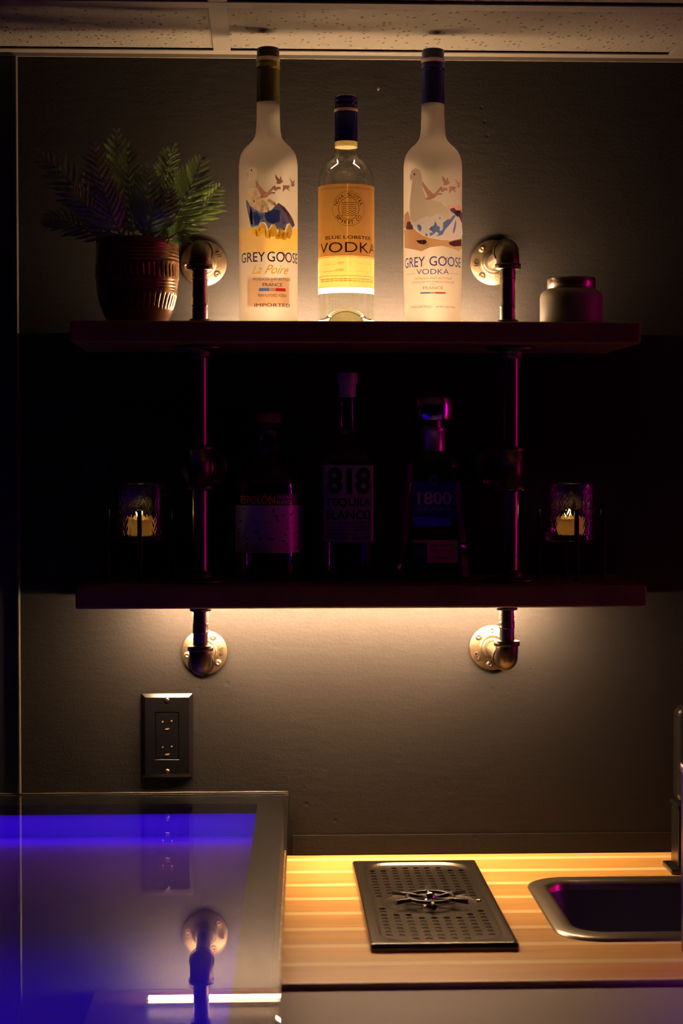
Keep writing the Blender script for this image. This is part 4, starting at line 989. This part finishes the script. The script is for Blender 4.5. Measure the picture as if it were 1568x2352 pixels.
T(L_, mq, 'TEQUILA', 975, 1372, 1240, 1325, 1, bold=.03); T(L_, mq, 'BLANCO', 978, 1372, 1350, 1435, 1, bold=.03)
T(L_, mq, '100% AGAVE AZUL', 980, 1368, 1455, 1478, 1, bold=.01); T(L_, mq, 'HANDCRAFTED USING METODO', 980, 1368, 1490, 1510, 1, bold=.01)
T(L_, mq, 'IN JALISCO, MEXICO', 980, 1368, 1522, 1544, 1, bold=.01); T(L_, mq, 'PRODUCT OF MEXICO', 980, 1250, 1558, 1580, 1, bold=.01); T(L_, mq, '750 mL 40% ALC./VOL.', 980, 1368, 1592, 1614, 1, bold=.01)
L_.build('paper_label', [PL, BLACK], b2, mq.R)
# 3: tapering angular bottle with big metal cap
b3 = thing('tequila_bottle', 'tapering angular tequila bottle with a wide chrome cap, right on the lower shelf', 'bottle', (.2385, -.088, zb + .0003), 'unlit bottles on the lower shelf')
def oct_(w_, d_, c_): return [(-w_ + c_, -d_), (w_ - c_, -d_), (w_, -d_ + c_), (w_, d_ - c_), (w_ - c_, d_), (-w_ + c_, d_), (-w_, d_ - c_), (-w_, -d_ + c_)]
bb = MB(); lv = [(.049, .032, .010, .0006), (.0505, .0335, .011, .004), (.0500, .033, .011, .012), (.0345, .024, .009, .160), (.0325, .0225, .009, .168), (.024, .019, .008, .176), (.0172, .0165, .0068, .180)]
vs = [(x, y, z) for w_, d_, c_, z in lv for x, y in oct_(w_, d_, c_)]
bb.add(vs, [tuple(range(8))] + [(i * 8 + k, i * 8 + (k + 1) % 8, (i + 1) * 8 + (k + 1) % 8, (i + 1) * 8 + k) for i in range(len(lv) - 1) for k in range(8)], 0, False)
bb.build('glass_body', DG, b3, bevel=.0015)
MB().lathe([(.0170, .178), (.0175, .182), (.0172, .205), (.0185, .2065), (.0185, .2115), (.0165, .213)], 56, cap0=False).build('neck_sleeve', mat('foil_sleeve', (.4, .3, .35), .3, metal=.8, bump=(120, .4, .001)), b3)
MB().lathe([(.0160, .213), (.0160, .2215), (.0282, .2216), (.0290, .2225), (.0290, .2525), (.0282, .2535), (.001, .2535)], 72).build('cap', mat('chrome_cap', (.75, .72, .72), .16, metal=1), b3)
tilt = math.atan((.033 - .024) / .148)
M3 = Matrix.Translation((0, -.0334, .004)) @ Matrix.Rotation(PI / 2 - tilt, 4, 'X')
L_ = Label(); kk = 1 / 4.9 * 2.525 / 4250
def q3(x, y): return ((x - 600) * kk, (2190 - y) * kk)
def r3(x0, x1, y0, y1, m, ly=0): a_ = q3(x0, y1); b_ = q3(x1, y0); L_.rect(a_[0], a_[1], b_[0], b_[1], m, ly)
def t3(s, x0, x1, y0, y1, m, **k): a_ = q3(x0, y1); b_ = q3(x1, y0); L_.text(s, a_[0], a_[1], b_[0], b_[1], m, **k)
r3(350, 850, 1095, 1495, 0); L_.disc(*q3(595, 1068), .0068, .0068, 0, .3); L_.ring(*q3(595, 1075), .0060, .0060, .0006, 1, 1)
t3('1800', 405, 800, 1215, 1362, 1, bold=.02); t3('SILVER · ARGENTÉE', 400, 795, 1398, 1424, 1)
r3(345, 795, 1500, 1612, 2); r3(335, 865, 1768, 2030, 3); r3(340, 512, 1800, 2030, 0, .6); L_.disc(*q3(428, 1915), .0085, .0085, 4, 1); L_.ring(*q3(428, 1915), .0078, .0078, .0006, 0, 2)
t3('100% AGAVE', 550, 815, 1815, 1842, 0); t3('TEQUILA', 590, 800, 1960, 1990, 0); t3('PRODUCT OF MEXICO', 545, 815, 1880, 1900, 0)
L_.build('paper_label', [mat('navy_label', (.02, .03, .22), .4), mat('silver_print', (.55, .4, .5), .4), mat('royal_blue_label', (.06, .08, .85), .4), mat('lilac_label', (.5, .4, .5), .4), mat('seal_grey', (.12, .14, .3), .4)], b3, 0, M=M3, lift=.0004)
